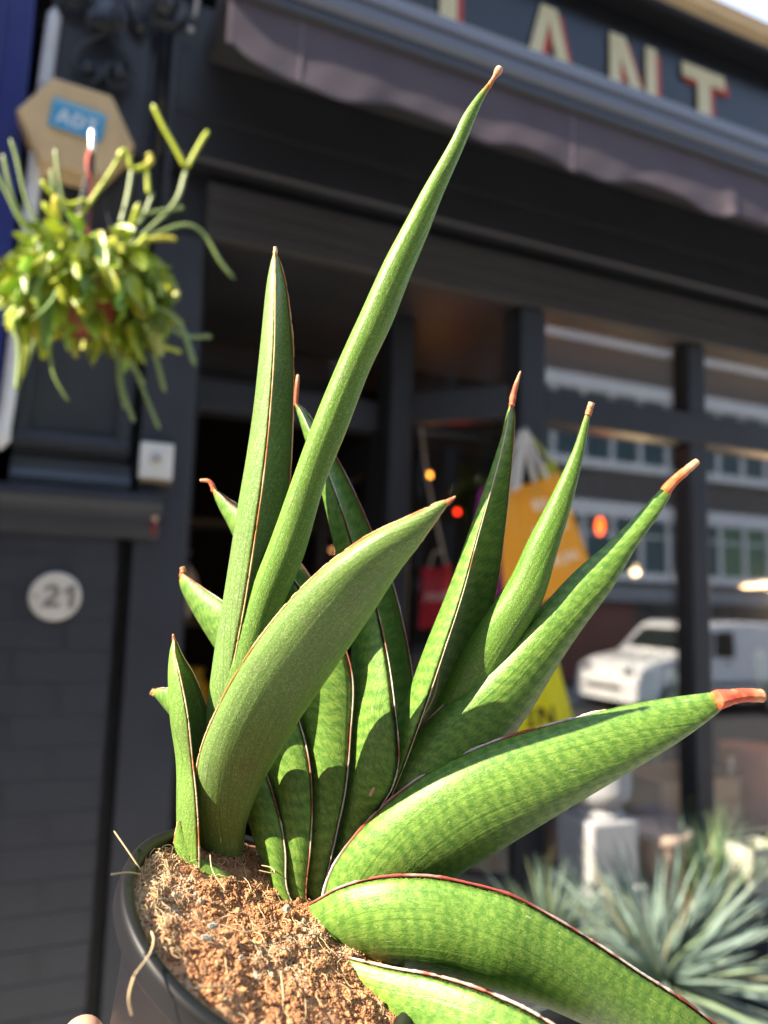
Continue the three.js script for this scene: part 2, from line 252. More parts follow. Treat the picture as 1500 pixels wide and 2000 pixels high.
{
  const c = onZ(150, 246, 0.09), alarm = thing('alarm_box', 'tan hexagonal alarm box with a light blue and white sticker on the pier', 'alarm box', V(c.x, c.y, 0));
  const hex = new THREE.Shape(), R = 0.128, tilt = -3 * D2R;
  for (let k = 0; k < 6; k++) { const a = k * Math.PI / 3 + tilt; hex[k ? 'lineTo' : 'moveTo'](R * Math.cos(a), R * 0.95 * Math.sin(a)); } hex.closePath();
  const g = new THREE.ExtrudeGeometry(hex, { depth: 0.075, bevelEnabled: true, bevelSize: 0.006, bevelThickness: 0.006, bevelSegments: 3 }); g.translate(c.x, c.y, 0.004);
  part(alarm, 'case', g, paint(0.86, 0.62, 0.33, 0.45));
  const hb = new THREE.Shape(); for (let k = 0; k < 6; k++) { const a = k * Math.PI / 3 + tilt; hb[k ? 'lineTo' : 'moveTo'](R * 1.03 * Math.cos(a), R * 0.98 * Math.sin(a)); } hb.closePath();
  for (let k = 0; k < 5; k++) { const q = new THREE.ExtrudeGeometry(hb, { depth: 0.004, bevelEnabled: false }); q.translate(c.x, c.y, 0.014 + k * 0.011); part(alarm, 'case_rib', q, paint(0.42, 0.22, 0.06, 0.5)); }
  const st = canvasTex(256, 160, (x, w, h) => { x.fillStyle = '#58b0de'; x.fillRect(0, 0, w, h); x.fillStyle = '#8fcdec'; x.fillRect(0, 0, w, 26); x.strokeStyle = '#f2f7fb'; x.fillStyle = '#f2f7fb'; x.font = 'bold 104px sans-serif'; x.textAlign = 'center'; x.textBaseline = 'middle'; x.fillText('ADT', w / 2, h / 2 + 8); });
  const s = new THREE.BoxGeometry(0.122, 0.076, 0.0012); s.rotateZ(-5 * D2R); const q = onZ(152, 234, 0.0915); s.translate(q.x, q.y, 0.0918); part(alarm, 'sticker', s, M({ map: st, roughness: 0.35 }), 'light blue sticker with white letters');
}
{
  const c = V(-0.021, 1.836, 0.002), pq = thing('number_plaque', 'round off-white ceramic house number plaque reading 21', 'plaque', c);
  const g = lathe([[0, 0], [0.0575, 0], [0.0585, 0.004], [0.056, 0.0085], [0.052, 0.0095], [0.049, 0.0075], [0, 0.0078]], 48); g.rotateX(Math.PI / 2); g.translate(c.x, c.y, c.z);
  const dirty = tex(128, 128, (u, v) => { const a = fbm(u * 5, v * 5, 5, 44, 4); const k = 0.72 + 0.4 * a; return [k, k * 0.99, k * 0.96]; });
  part(pq, 'disc', g, M({ color: lin(0.74, 0.7, 0.64), map: dirty, roughness: 0.45 }));
  let x = c.x - 0.026;
  for (const ch of ['2', '1']) { const t = new TextGeometry(ch, { font: globalThis.__font, size: 0.052, depth: 0.003, curveSegments: 6, bevelEnabled: true, bevelSize: 0.0008, bevelThickness: 0.0008, bevelSegments: 1 }); t.computeBoundingBox(); const b = t.boundingBox; t.translate(x - b.min.x, c.y - 0.0255, c.z + 0.0072); x += (b.max.x - b.min.x) + 0.005; part(pq, 'numeral', t, paint(0.25, 0.235, 0.215, 0.5)); }
  for (const s of [-1, 1]) { const h = new THREE.SphereGeometry(0.0045, 12, 8); h.scale(1, 1, 0.5); h.translate(c.x + s * 0.042, c.y, c.z + 0.0078); part(pq, 'screw', h, paint(0.4, 0.33, 0.2, 0.5)); }
}
{
  const bl = thing('entry_switch', 'square white weathered switch box beside the doorway post', 'switch', V(0.188, 2.134, 0));
  part(bl, 'case', box(0.147, 0.229, 2.136, 2.23, -0.001, 0.03, 0.006), paint(0.74, 0.74, 0.71, 0.6));
  const g = new THREE.SphereGeometry(0.02, 20, 14); g.scale(1, 1, 0.5); g.translate(0.188, 2.186, 0.028); part(bl, 'dome', g, paint(0.62, 0.61, 0.57, 0.5));
  const b = new THREE.CylinderGeometry(0.006, 0.006, 0.006, 14); b.rotateX(Math.PI / 2); b.translate(0.188, 2.186, 0.0395); part(bl, 'button', b, paint(0.2, 0.14, 0.06, 0.6)); part(bl, 'lower_edge', box(0.149, 0.227, 2.1285, 2.1355, 0, 0.028, 0.002), paint(0.3, 0.2, 0.11, 0.8));
  const pg = thing('ledge_peg', 'small tan and dark red peg at the right end of the ledge', 'peg', V(0.196, 1.94, 0.02));
  const a = new THREE.SphereGeometry(0.0085, 14, 10); a.translate(0.19, 2.035, 0.05); part(pg, 'knob', a, paint(0.5, 0.36, 0.25, 0.6)); part(pg, 'tag', box(0.184, 0.196, 1.99, 2.03, 0.046, 0.05, 0.002), paint(0.22, 0.02, 0.02, 0.6));
  const hk = thing('cord_end', 'pale frayed cord hanging above the fascia near the scrolled corbel', 'cord', onZ(375, 60, 0.06));
  part(hk, 'cord', tube([onZ(392, -40, 0.05), onZ(386, 0, 0.06), onZ(380, 38, 0.06)], 0.006, 14, 8), paint(0.6, 0.55, 0.5, 0.9)); const k = new THREE.SphereGeometry(0.009, 12, 10), kc = onZ(373, 58, 0.06); k.translate(kc.x, kc.y, kc.z); part(hk, 'knot', k, paint(0.6, 0.57, 0.54, 0.9));
}
// ---------------------------------------------------------------- awning
{
  const aw = thing('awning', 'folded shop awning with blue-grey front bar and mauve scalloped fabric valance', 'awning', V(2.1, 3.27, 0.2));
  part(aw, 'front_bar', xprofile([[0.3, 3.315], [0.335, 3.3], [0.35, 3.31], [0.352, 3.335], [0.344, 3.34], [0.344, 3.35], [0.354, 3.356], [0.354, 3.385], [0.345, 3.395], [0.3, 3.395]], 0.24, 4.0), barMetal);
  part(aw, 'lower_rail', xprofile([[0.3, 3.255], [0.335, 3.258], [0.342, 3.268], [0.336, 3.296], [0.3, 3.3]], 0.24, 4.0), greyMetal);
  part(aw, 'cassette', box(0.25, 3.99, 3.29, 3.4, 0.035, 0.3, 0.01), greyMetal);
  // valance: cloth hanging from the lower rail, scalloped hem, seams
  const nx = 260, ny = 14, pos = [], uv = [], idx = [], x0 = 0.252, x1 = 3.9;
  const hem = (x) => 3.098 + 0.012 * Math.sin((x - 0.25) * 2 * Math.PI / 0.42 + 0.9) + 0.007 * Math.sin(x * 9.1) + 0.004 * Math.sin(x * 31) + 0.022 * Math.exp(-(((x - 0.26) / 0.03) ** 2)) - 0.014 * sm(0, 0.05, 0.05 - Math.abs(x - 1.24));
  for (let s = 0; s < 2; s++) for (let j = 0; j <= ny; j++) for (let i = 0; i <= nx; i++) {
    const x = lerp(x0, x1, i / nx), t = j / ny, y = lerp(3.262, hem(x), t);
    let z = 0.328 + t * (0.0016 * Math.sin(x * 11 + 2 * t) + 0.001 * Math.sin(x * 23.7 + 1) + 0.0006 * Math.sin(x * 47 + 5 * t));
    z += 0.016 * t * t * t * Math.exp(-(((x - 1.86) / 0.03) ** 2));
    pos.push(x, y, z - s * 0.0022); uv.push(x, y);
  }
  const W = nx + 1, N = W * (ny + 1);
  for (let j = 0; j < ny; j++) for (let i = 0; i < nx; i++) { const a = j * W + i, b = a + 1, c = a + W, d = c + 1; idx.push(a, c, b, b, c, d, N + a, N + b, N + c, N + b, N + d, N + c); }
  for (let i = 0; i < nx; i++) { const a = ny * W + i, b = a + 1; idx.push(a, N + a, b, b, N + a, N + b); }
  for (let j = 0; j < ny; j++) for (const e of [0, nx]) { const a = j * W + e, c = a + W; idx.push(a, N + a, c, c, N + a, N + c); }
  const g = new THREE.BufferGeometry(); g.setAttribute('position', new THREE.Float32BufferAttribute(pos, 3)); g.setAttribute('uv', new THREE.Float32BufferAttribute(uv, 2)); g.setIndex(idx); g.computeVertexNormals();
  const cloth = tex(512, 512, (u, v) => { const a = fbm(u * 5, v * 5, 5, 71, 5), b = fbm(u * 14, v * 3, 14, 77, 3), w = 0.95 + 0.1 * ((Math.floor(u * 256) + Math.floor(v * 256)) % 2); const k = (0.62 + 0.55 * a + 0.2 * (b - 0.5)) * w; return [k, k * lerp(0.9, 1, a), k * lerp(0.95, 1.02, b)]; });
  const val = part(aw, 'valance', g, M({ color: lin(0.108, 0.092, 0.112), map: cloth, roughness: 0.85, side: THREE.DoubleSide }));
  for (const x of [0.43, 1.24, 2.05, 2.86]) part(val, 'seam', box(x, x + 0.004, hem(x) + 0.004, 3.258, 0.3262, 0.3288), M({ color: lin(0.22, 0.19, 0.23), roughness: 0.9 }));
}
// ---------------------------------------------------------------- hanging plant
{
  const r = rng(77), Z = 0.55, C = onZ(165, 585, Z), hp = thing('hanging_plant', 'trailing succulent in a red-brown hanging pot with bright yellow-green stems', 'hanging plant', V(C.x, C.y - 0.2, Z));
  const hookP = onZ(181, 250, 0.55);
  const br = thing('wall_bracket', 'chrome rod bracket reaching out from the pier to hold the hanging plant', 'bracket', V(hookP.x, hookP.y, 0.0));
  part(br, 'rod', tube([V(hookP.x, hookP.y - 0.006, -0.01), V(hookP.x, hookP.y - 0.004, 0.3), V(hookP.x, hookP.y, 0.55)], 0.0075, 20, 10), chrome);
  part(br, 'hook', tube([V(hookP.x, hookP.y, 0.545), V(hookP.x + 0.001, hookP.y - 0.02, 0.55), V(hookP.x + 0.003, hookP.y - 0.05, 0.55)], 0.006, 12, 10), chrome);
  const pot = lathe([[0, -0.06], [0.048, -0.06], [0.06, 0.045], [0.065, 0.045], [0.066, 0.06], [0.059, 0.06], [0.056, 0.03], [0, 0.03]], 36); pot.translate(C.x, C.y, C.z);
  part(hp, 'pot', pot, paint(0.3, 0.07, 0.04, 0.5));
  part(hp, 'ribbon', tube([V(hookP.x + 0.002, hookP.y - 0.035, 0.55), V(hookP.x - 0.004, hookP.y - 0.07, 0.552), V(hookP.x + 0.004, hookP.y - 0.11, 0.55), V(C.x, C.y + 0.1, Z), V(C.x + 0.02, C.y + 0.06, Z)], (t) => 0.0042 * (1 - 0.7 * sm(0.2, 0.32, t)), 30, 8), paint(0.5, 0.07, 0.05, 0.7));
  for (let k = 0; k < 3; k++) { const a = k * 2.09; part(hp, 'hanger_wire', tube([V(hookP.x, hookP.y - 0.045, 0.55), V(C.x + 0.062 * Math.cos(a), C.y + 0.056, Z + 0.062 * Math.sin(a))], 0.0012, 4, 5), greyMetal); }
  const leafM = [[0.46, 0.56, 0.03], [0.3, 0.43, 0.045], [0.15, 0.27, 0.05], [0.44, 0.5, 0.15], [0.16, 0.26, 0.06]].map(([a, b, c]) => MP({ color: lin(a, b, c), roughness: 0.42, transmission: 0.25, thickness: 0, side: THREE.DoubleSide }));
  // leaf blades: thick, slightly cupped, blunt tip
  const blade = (L, W, bend, n = 7) => { const pos = [], idx = []; for (let i = 0; i <= n; i++) { const t = i / n, w = W * Math.pow(Math.sin(Math.PI * clamp(0.06 + 0.9 * t)), 0.6), y = L * t, z = bend * L * t * t; for (const s of [-1, -0.5, 0, 0.5, 1]) pos.push(s * w, y, z + 0.35 * w * s * s); } for (let i = 0; i < n; i++) for (let j = 0; j < 4; j++) { const a = i * 5 + j; idx.push(a, a + 1, a + 5, a + 1, a + 6, a + 5); } const g = new THREE.BufferGeometry(); g.setAttribute('position', new THREE.Float32BufferAttribute(pos, 3)); g.setIndex(idx); g.computeVertexNormals(); return g; };
  const bl = [blade(0.048, 0.0105, -0.25), blade(0.056, 0.0085, -0.45), blade(0.04, 0.0125, -0.15), blade(0.07, 0.0065, -0.5)];
  for (let i = 0; i < 74; i++) {                                                // chains of flat segments spilling over the rim
    const a = r() * 6.283, out = lerp(0.085, 0.15, r()), drop = lerp(-0.12, 0.05, Math.pow(r(), 0.8)), b0 = V(C.x + 0.045 * Math.cos(a), C.y + 0.05, Z + 0.045 * Math.sin(a)), b1 = V(C.x + out * 0.75 * Math.cos(a), C.y + 0.055 + 0.05 * r(), Z + out * 0.72 * Math.sin(a)), b2 = V(C.x + 0.008 + out * Math.cos(a + 0.3 * (r() - 0.5)), C.y + drop, Z + out * 0.95 * Math.sin(a + 0.3 * (r() - 0.5)));
    const cv = new THREE.QuadraticBezierCurve3(b0, b1, b2), n = 4;
    for (let k = 0; k < n; k++) { const p = cv.getPoint(0.12 + 0.88 * k / n), q = cv.getPoint(0.12 + 0.88 * (k + 1) / n), d = q.clone().sub(p), L = d.length(), g = Math.floor(r() * 4), len = [0.048, 0.056, 0.04, 0.07][g], f = lerp(1.0, 1.3, r()) * L / len; put(hp, 'leaf', bl[g], leafM[Math.floor(r() * 5)], p, aim(d.add(V((r() - 0.5) * 0.02, (r() - 0.5) * 0.02, (r() - 0.5) * 0.02))).multiply(new THREE.Quaternion().setFromAxisAngle(UPV, r() * 6.283)), V(lerp(0.9, 1.3, r()), f, f)); }
  }
  {                                                                             // the many smaller leaves between them
    const n = 460, im = new THREE.InstancedMesh(bl[0], leafM[1], n), m = new THREE.Matrix4(), col = new THREE.Color(); im.name = 'small_leaves'; im.userData.kind = 'stuff';
    for (let i = 0; i < n; i++) { const a = r() * 6.283, e = lerp(-1, 1, r()), rad = 0.6 + 0.5 * Math.sqrt(r()), ce = Math.sqrt(1 - e * e * 0.85), sx = 0.118 + (e < 0 ? -0.02 * e : 0); const p = V(C.x + 0.008 + Math.cos(a) * ce * sx * rad, C.y + 0.03 + e * 0.085 * rad, Z + Math.sin(a) * ce * 0.105 * rad), d = V(Math.cos(a) * 0.45, lerp(-1.4, -0.3, (e + 1) / 2) + (r() - 0.5) * 0.8, Math.sin(a) * 0.45), sc = lerp(0.7, 1.35, r()); m.compose(p.sub(origin.get(hp)), aim(d).multiply(new THREE.Quaternion().setFromAxisAngle(UPV, r() * 6.283)), V(sc * 0.9, sc, sc)); im.setMatrixAt(i, m); const k = 0.5 + 1.1 * r(); col.setRGB(k * lerp(0.8, 1.5, r()), k, k * lerp(0.6, 1.2, r())); im.setColorAt(i, col); }
    hp.add(im);
  }
  // pencil-like stems, the ones standing out in the picture first
  const stemM = [MP({ color: lin(0.42, 0.5, 0.03), roughness: 0.4 }), MP({ color: lin(0.2, 0.28, 0.09), roughness: 0.45 }), MP({ color: lin(0.5, 0.46, 0.05), roughness: 0.4 })];
  const stem = (pts, rad, m) => part(hp, 'stem', tube(pts.map(([x, y, z]) => onZ(x, y, Z + (z ?? 0))), rad * 0.82, 22, 8), stemM[m]);
  stem([[240, 490], [300, 440], [345, 390], [364, 330]], 0.005, 1); stem([[364, 330], [340, 285], [315, 240], [298, 203]], 0.0062, 0); stem([[364, 330], [380, 300], [394, 275], [407, 255]], 0.0052, 0);
  stem([[260, 490], [310, 455], [370, 440], [400, 460], [430, 510], [460, 548]], 0.0048, 1); stem([[150, 430], [200, 360], [232, 310]], 0.0048, 0); stem([[232, 310], [240, 295], [248, 300], [258, 330], [285, 325]], 0.0068, 0); stem([[285, 325], [295, 312], [290, 300]], 0.0078, 2);
  stem([[285, 325], [287, 345], [290, 380]], 0.006, 0); stem([[235, 440], [250, 380], [258, 330]], 0.005, 1); stem([[80, 352], [110, 385], [135, 400], [170, 390]], 0.0066, 0); stem([[130, 420], [118, 370], [108, 290]], 0.0045, 1);
  stem([[120, 410], [105, 370], [100, 330]], 0.0045, 1); stem([[70, 470], [40, 430], [15, 380], [-10, 330]], 0.0045, 1); stem([[60, 450], [30, 400], [5, 300]], 0.004, 1); stem([[90, 460], [55, 400], [30, 300], [20, 270]], 0.004, 1);
  stem([[260, 420], [300, 415], [345, 408], [360, 405]], 0.0048, 1); stem([[250, 450], [275, 430], [300, 375]], 0.0045, 1); stem([[300, 620], [360, 655], [415, 657]], 0.005, 1); stem([[280, 470], [320, 465], [345, 468]], 0.0062, 2); stem([[250, 455], [262, 455]], 0.007, 2);
  stem([[30, 620], [38, 690], [32, 765]], 0.0062, 1); stem([[45, 600], [50, 680], [38, 740]], 0.006, 0); stem([[230, 690], [240, 760], [262, 825]], 0.005, 1); stem([[250, 680], [275, 750], [312, 840]], 0.0045, 1); stem([[235, 680], [232, 740], [245, 800]], 0.0045, 1); stem([[95, 640], [105, 730], [135, 785]], 0.0035, 1); stem([[280, 670], [330, 680], [355, 688]], 0.0055, 0);
  for (let i = 0; i < 14; i++) {
    const a = r() * 6.283, up = r() < 0.6, b = V(C.x + 0.05 * Math.cos(a) + 0.012, C.y + 0.06, Z + 0.05 * Math.sin(a)), L = up ? lerp(0.05, 0.12, r()) : lerp(0.08, 0.17, r());
    const d = V(Math.cos(a) * 0.7, up ? 1.15 : -0.4, Math.sin(a) * 0.7).normalize(), o = up ? b : V(C.x + 0.12 * Math.cos(a), C.y - 0.01, Z + 0.12 * Math.sin(a)), m = o.clone().addScaledVector(d, L * 0.55).add(V((r() - 0.5) * 0.02, 0, (r() - 0.5) * 0.02)), e = o.clone().addScaledVector(d, L).add(V((r() - 0.5) * 0.03, up ? 0.01 : -0.06, 0));
    part(hp, 'stem', tube([o, m, e], up ? lerp(0.005, 0.0078, r()) : 0.0048, 14, 7), stemM[up ? (r() < 0.75 ? 0 : 2) : 1]);
  }
}
// ---------------------------------------------------------------- cloth bags by the entrance
function tote(name, label, corners, z, color, print, folds, seed) {            // corners: tl, tr, br, bl as picture points on a plane z; a limp two-sided bag
  const c = corners.map(([x, y]) => onZ(x, y, z)), r = rng(seed), nx = 26, ny = 30, pos = [], uv = [], idx = [], ph = r() * 6;
  for (let s = 0; s < 2; s++) for (let j = 0; j <= ny; j++) for (let i = 0; i <= nx; i++) {
    const u = i / nx, v = j / ny, a = c[0].clone().lerp(c[1], u), b = c[3].clone().lerp(c[2], u), p = a.lerp(b, v);
    const bulge = 0.03 * Math.pow(Math.sin(Math.PI * u), 0.7) * (0.25 + 0.75 * Math.sin(Math.PI * clamp(v, 0, 0.93)));
    const f = folds * (0.006 * Math.sin(u * 9 + ph + v * 3) + 0.004 * Math.sin(u * 17 - v * 5 + ph)) * (1 - 0.4 * v);
    pos.push(p.x, p.y + 0.006 * Math.sin(u * 7 + ph) * (1 - v), z + (s ? -0.35 : 1) * bulge + f); uv.push(u, 1 - v);
  }
  const W = nx + 1, N = W * (ny + 1), q = (a, b, c2, d) => idx.push(a, c2, b, b, c2, d);
  for (let j = 0; j < ny; j++) for (let i = 0; i < nx; i++) { const a = j * W + i; q(a, a + 1, a + W, a + W + 1); q(N + a + 1, N + a, N + a + W + 1, N + a + W); }
  const g = new THREE.BufferGeometry(); g.setAttribute('position', new THREE.Float32BufferAttribute(pos, 3)); g.setAttribute('uv', new THREE.Float32BufferAttribute(uv, 2)); g.setIndex(idx); g.computeVertexNormals();
  const base = c[2].clone().lerp(c[3], 0.5), t = thing(name, label, 'bag', V(base.x, base.y, z));
  const map = canvasTex(512, 640, (x, w, h) => { x.fillStyle = color; x.fillRect(0, 0, w, h); for (let k = 0; k < 9000; k++) { x.fillStyle = r() < 0.5 ? 'rgba(0,0,0,0.04)' : 'rgba(255,255,255,0.04)'; x.fillRect(r() * w, r() * h, 3, 1 + r() * 3); } print(x, w, h); });
  part(t, 'body', g, M({ map, roughness: 0.9, side: THREE.DoubleSide }));
  return { t, c };
}
{
  const handle = (t, pts, z, rad, m) => part(t, 'handle', tube(pts.map(([x, y, dz]) => onZ(x, y, z + (dz ?? 0))), rad, 24, 8), m), hm = paint(0.62, 0.6, 0.56, 0.9);
  const pin = solo('bag_hook', 'dark metal hook on the corner post carrying the cloth bags', 'hook', tube([onZ(1022, 842, -0.01), onZ(1022, 842, 0.06), onZ(1022, 836, 0.11), onZ(1022, 828, 0.115)], 0.004, 16, 8), greyMetal, onZ(1022, 842, 0.0));
  const pb = tote('tote_bag', 'magenta cloth bag hanging behind the orange one', [[938, 955], [1000, 940], [1030, 1160], [905, 1170]], 0.03, '#8c2f78', () => {}, 1, 4);
  handle(pb.t, [[950, 960], [985, 900], [1020, 845], [1000, 910], [992, 950]], 0.035, 0.006, hm);
  const ob = tote('tote_bag', 'bright orange cloth bag with white lettering hanging on the corner post', [[968, 958], [1098, 924], [1164, 1146], [990, 1192]], 0.075, '#f0a22c', (x, w, h) => { x.fillStyle = '#f4e6cf'; x.textAlign = 'left'; x.font = 'bold 78px sans-serif'; x.fillText('BU', w * 0.42, h * 0.24); x.fillText('E', w * 0.36, h * 0.47); x.fillText('ES', w * 0.66, h * 0.46); x.font = 'bold 74px sans-serif'; x.fillText('PECIAL', w * 0.42, h * 0.73); }, 1.4, 9);
  handle(ob.t, [[1000, 965], [1010, 900], [1022, 838], [1048, 895], [1072, 940]], 0.09, 0.0095, hm); handle(ob.t, [[1010, 960], [1018, 900], [1024, 838], [1034, 900], [1046, 945]], 0.1, 0.0085, hm);
  const gb = tote('tote_bag', 'lime yellow edged cloth bag hanging just behind the orange bag', [[1045, 905], [1085, 900], [1148, 1100], [1070, 1120]], 0.04, '#c9c93a', () => {}, 1, 15);
  handle(gb.t, [[1050, 905], [1035, 870], [1024, 842], [1050, 870], [1075, 902]], 0.045, 0.006, paint(0.5, 0.52, 0.12, 0.9));
  const yb = tote('tote_bag', 'yellow cloth bag with black lettering hanging low beside the window', [[985, 1300], [1085, 1270], [1128, 1440], [990, 1475]], 0.07, '#d9cf17', (x, w, h) => { x.fillStyle = '#16140c'; x.font = 'bold 190px sans-serif'; x.fillText('IN', w * 0.24, h * 0.75); x.beginPath(); x.moveTo(w * 0.5, h * 0.06); x.lineTo(w * 0.72, h * 0.2); x.lineTo(w * 0.52, h * 0.24); x.fill(); }, 1.2, 19);
  handle(yb.t, [[1010, 1300], [1040, 1240], [1052, 1195], [1062, 1240], [1070, 1280]], 0.075, 0.008, paint(0.7, 0.62, 0.06, 0.9));
  const rb = tote('tote_bag', 'deep red cloth bag with white print hanging inside the doorway', [[822, 1112], [880, 1102], [888, 1222], [818, 1228]], -0.62, '#c01430', (x, w, h) => { x.fillStyle = '#e7c6cc'; x.font = 'bold 130px sans-serif'; x.fillText('HOME', w * 0.06, h * 0.56); }, 0.8, 23);
  handle(rb.t, [[838, 1115], [848, 1080], [862, 1078], [872, 1108]], -0.62, 0.005, hm);
  solo('pull_cord', 'pale cord running down inside the entrance to the red bag', 'cord', tube([onZ(822, 828, -0.6), onZ(832, 920, -0.6), onZ(852, 1020, -0.6), onZ(868, 1090, -0.61)], 0.006, 24, 8), hm, onZ(868, 1090, -0.61));
}
// ---------------------------------------------------------------- lamps inside
{
  const bulb = (px, py, z, r, col, power, label, stretch = 1) => {
    const c = onZ(px, py, z), t = thing('lamp_bulb', label, 'lamp', c), m = M({ color: 0x111111, emissive: new THREE.Color(col), emissiveIntensity: 0.45 * power });
    const g = new THREE.SphereGeometry(r, 16, 12); g.scale(1, stretch, 1); g.translate(c.x, c.y, c.z); part(t, 'glowing_bulb', g, m);
    const s = new THREE.CylinderGeometry(r * 0.5, r * 0.6, r * 1.2, 12); s.translate(c.x, c.y + r * (stretch + 0.6), c.z); part(t, 'socket', s, greyMetal);
    part(t, 'flex', tube([V(c.x, c.y + r * (stretch + 1.1), c.z), V(c.x + 0.01, (c.y + 3.2) / 2, c.z), V(c.x, 3.39, c.z)], 0.002, 8, 5), greyMetal);
    const l = new THREE.PointLight(col, 0.004 * power * (r / 0.02) * (label.startsWith('warm white') ? 22 : 1), 0, 2); l.position.set(0, 0, r * 1.1); l.castShadow = true; l.shadow.radius = 0.5; l.name = 'bulb_light'; t.add(l);
  };
  bulb(838, 928, -1.0, 0.012, 0xffa53a, 5, 'small amber bulb glowing in the doorway above the white cluster'); bulb(893, 1000, -1.1, 0.011, 0xff3018, 4, 'small red bulb glowing right of the doorway post');
  bulb(648, 1075, -1.6, 0.01, 0xffb070, 1.6, 'faint tan bulb deep inside behind the long leaves'); bulb(1056, 830, -0.5, 0.012, 0xff9a2e, 5, 'amber bulb glowing high behind the corner post');
  bulb(1240, 1118, -0.7, 0.02, 0xffd9a0, 3, 'warm white bulb glowing behind the left shop window pane'); bulb(1172, 1028, -0.9, 0.02, 0xff5a12, 4, 'long orange filament lamp hanging behind the window', 2.2); bulb(850, 645, -1.6, 0.008, 0xffb070, 0.8, 'tiny dim bulb under the ceiling beams');
  const c0 = onZ(1446, 1146, -0.7), c1 = onZ(1560, 1140, -0.75), t = thing('lamp_tube', 'warm horizontal tube lamp behind the right window pane', 'lamp', c0), mid = c0.clone().lerp(c1, 0.5);
  part(t, 'glowing_tube', tube([c0, mid, c1], 0.011, 12, 10), M({ color: 0x111111, emissive: new THREE.Color(0xffc890), emissiveIntensity: 2.4 })); part(t, 'holder', tube([c0.clone().add(V(0, 0.02, 0)), c1.clone().add(V(0, 0.02, 0))], 0.007, 4, 8), greyMetal);
  part(t, 'flex', tube([mid.clone().add(V(0, 0.02, 0)), V(mid.x, 3.39, mid.z)], 0.002, 4, 5), greyMetal);
  const l = new THREE.PointLight(0xffd2a0, 0.3, 0, 2); l.position.copy(mid.clone().sub(c0)).add(V(0, -0.03, 0.03)); l.castShadow = true; l.name = 'tube_light'; t.add(l);
}
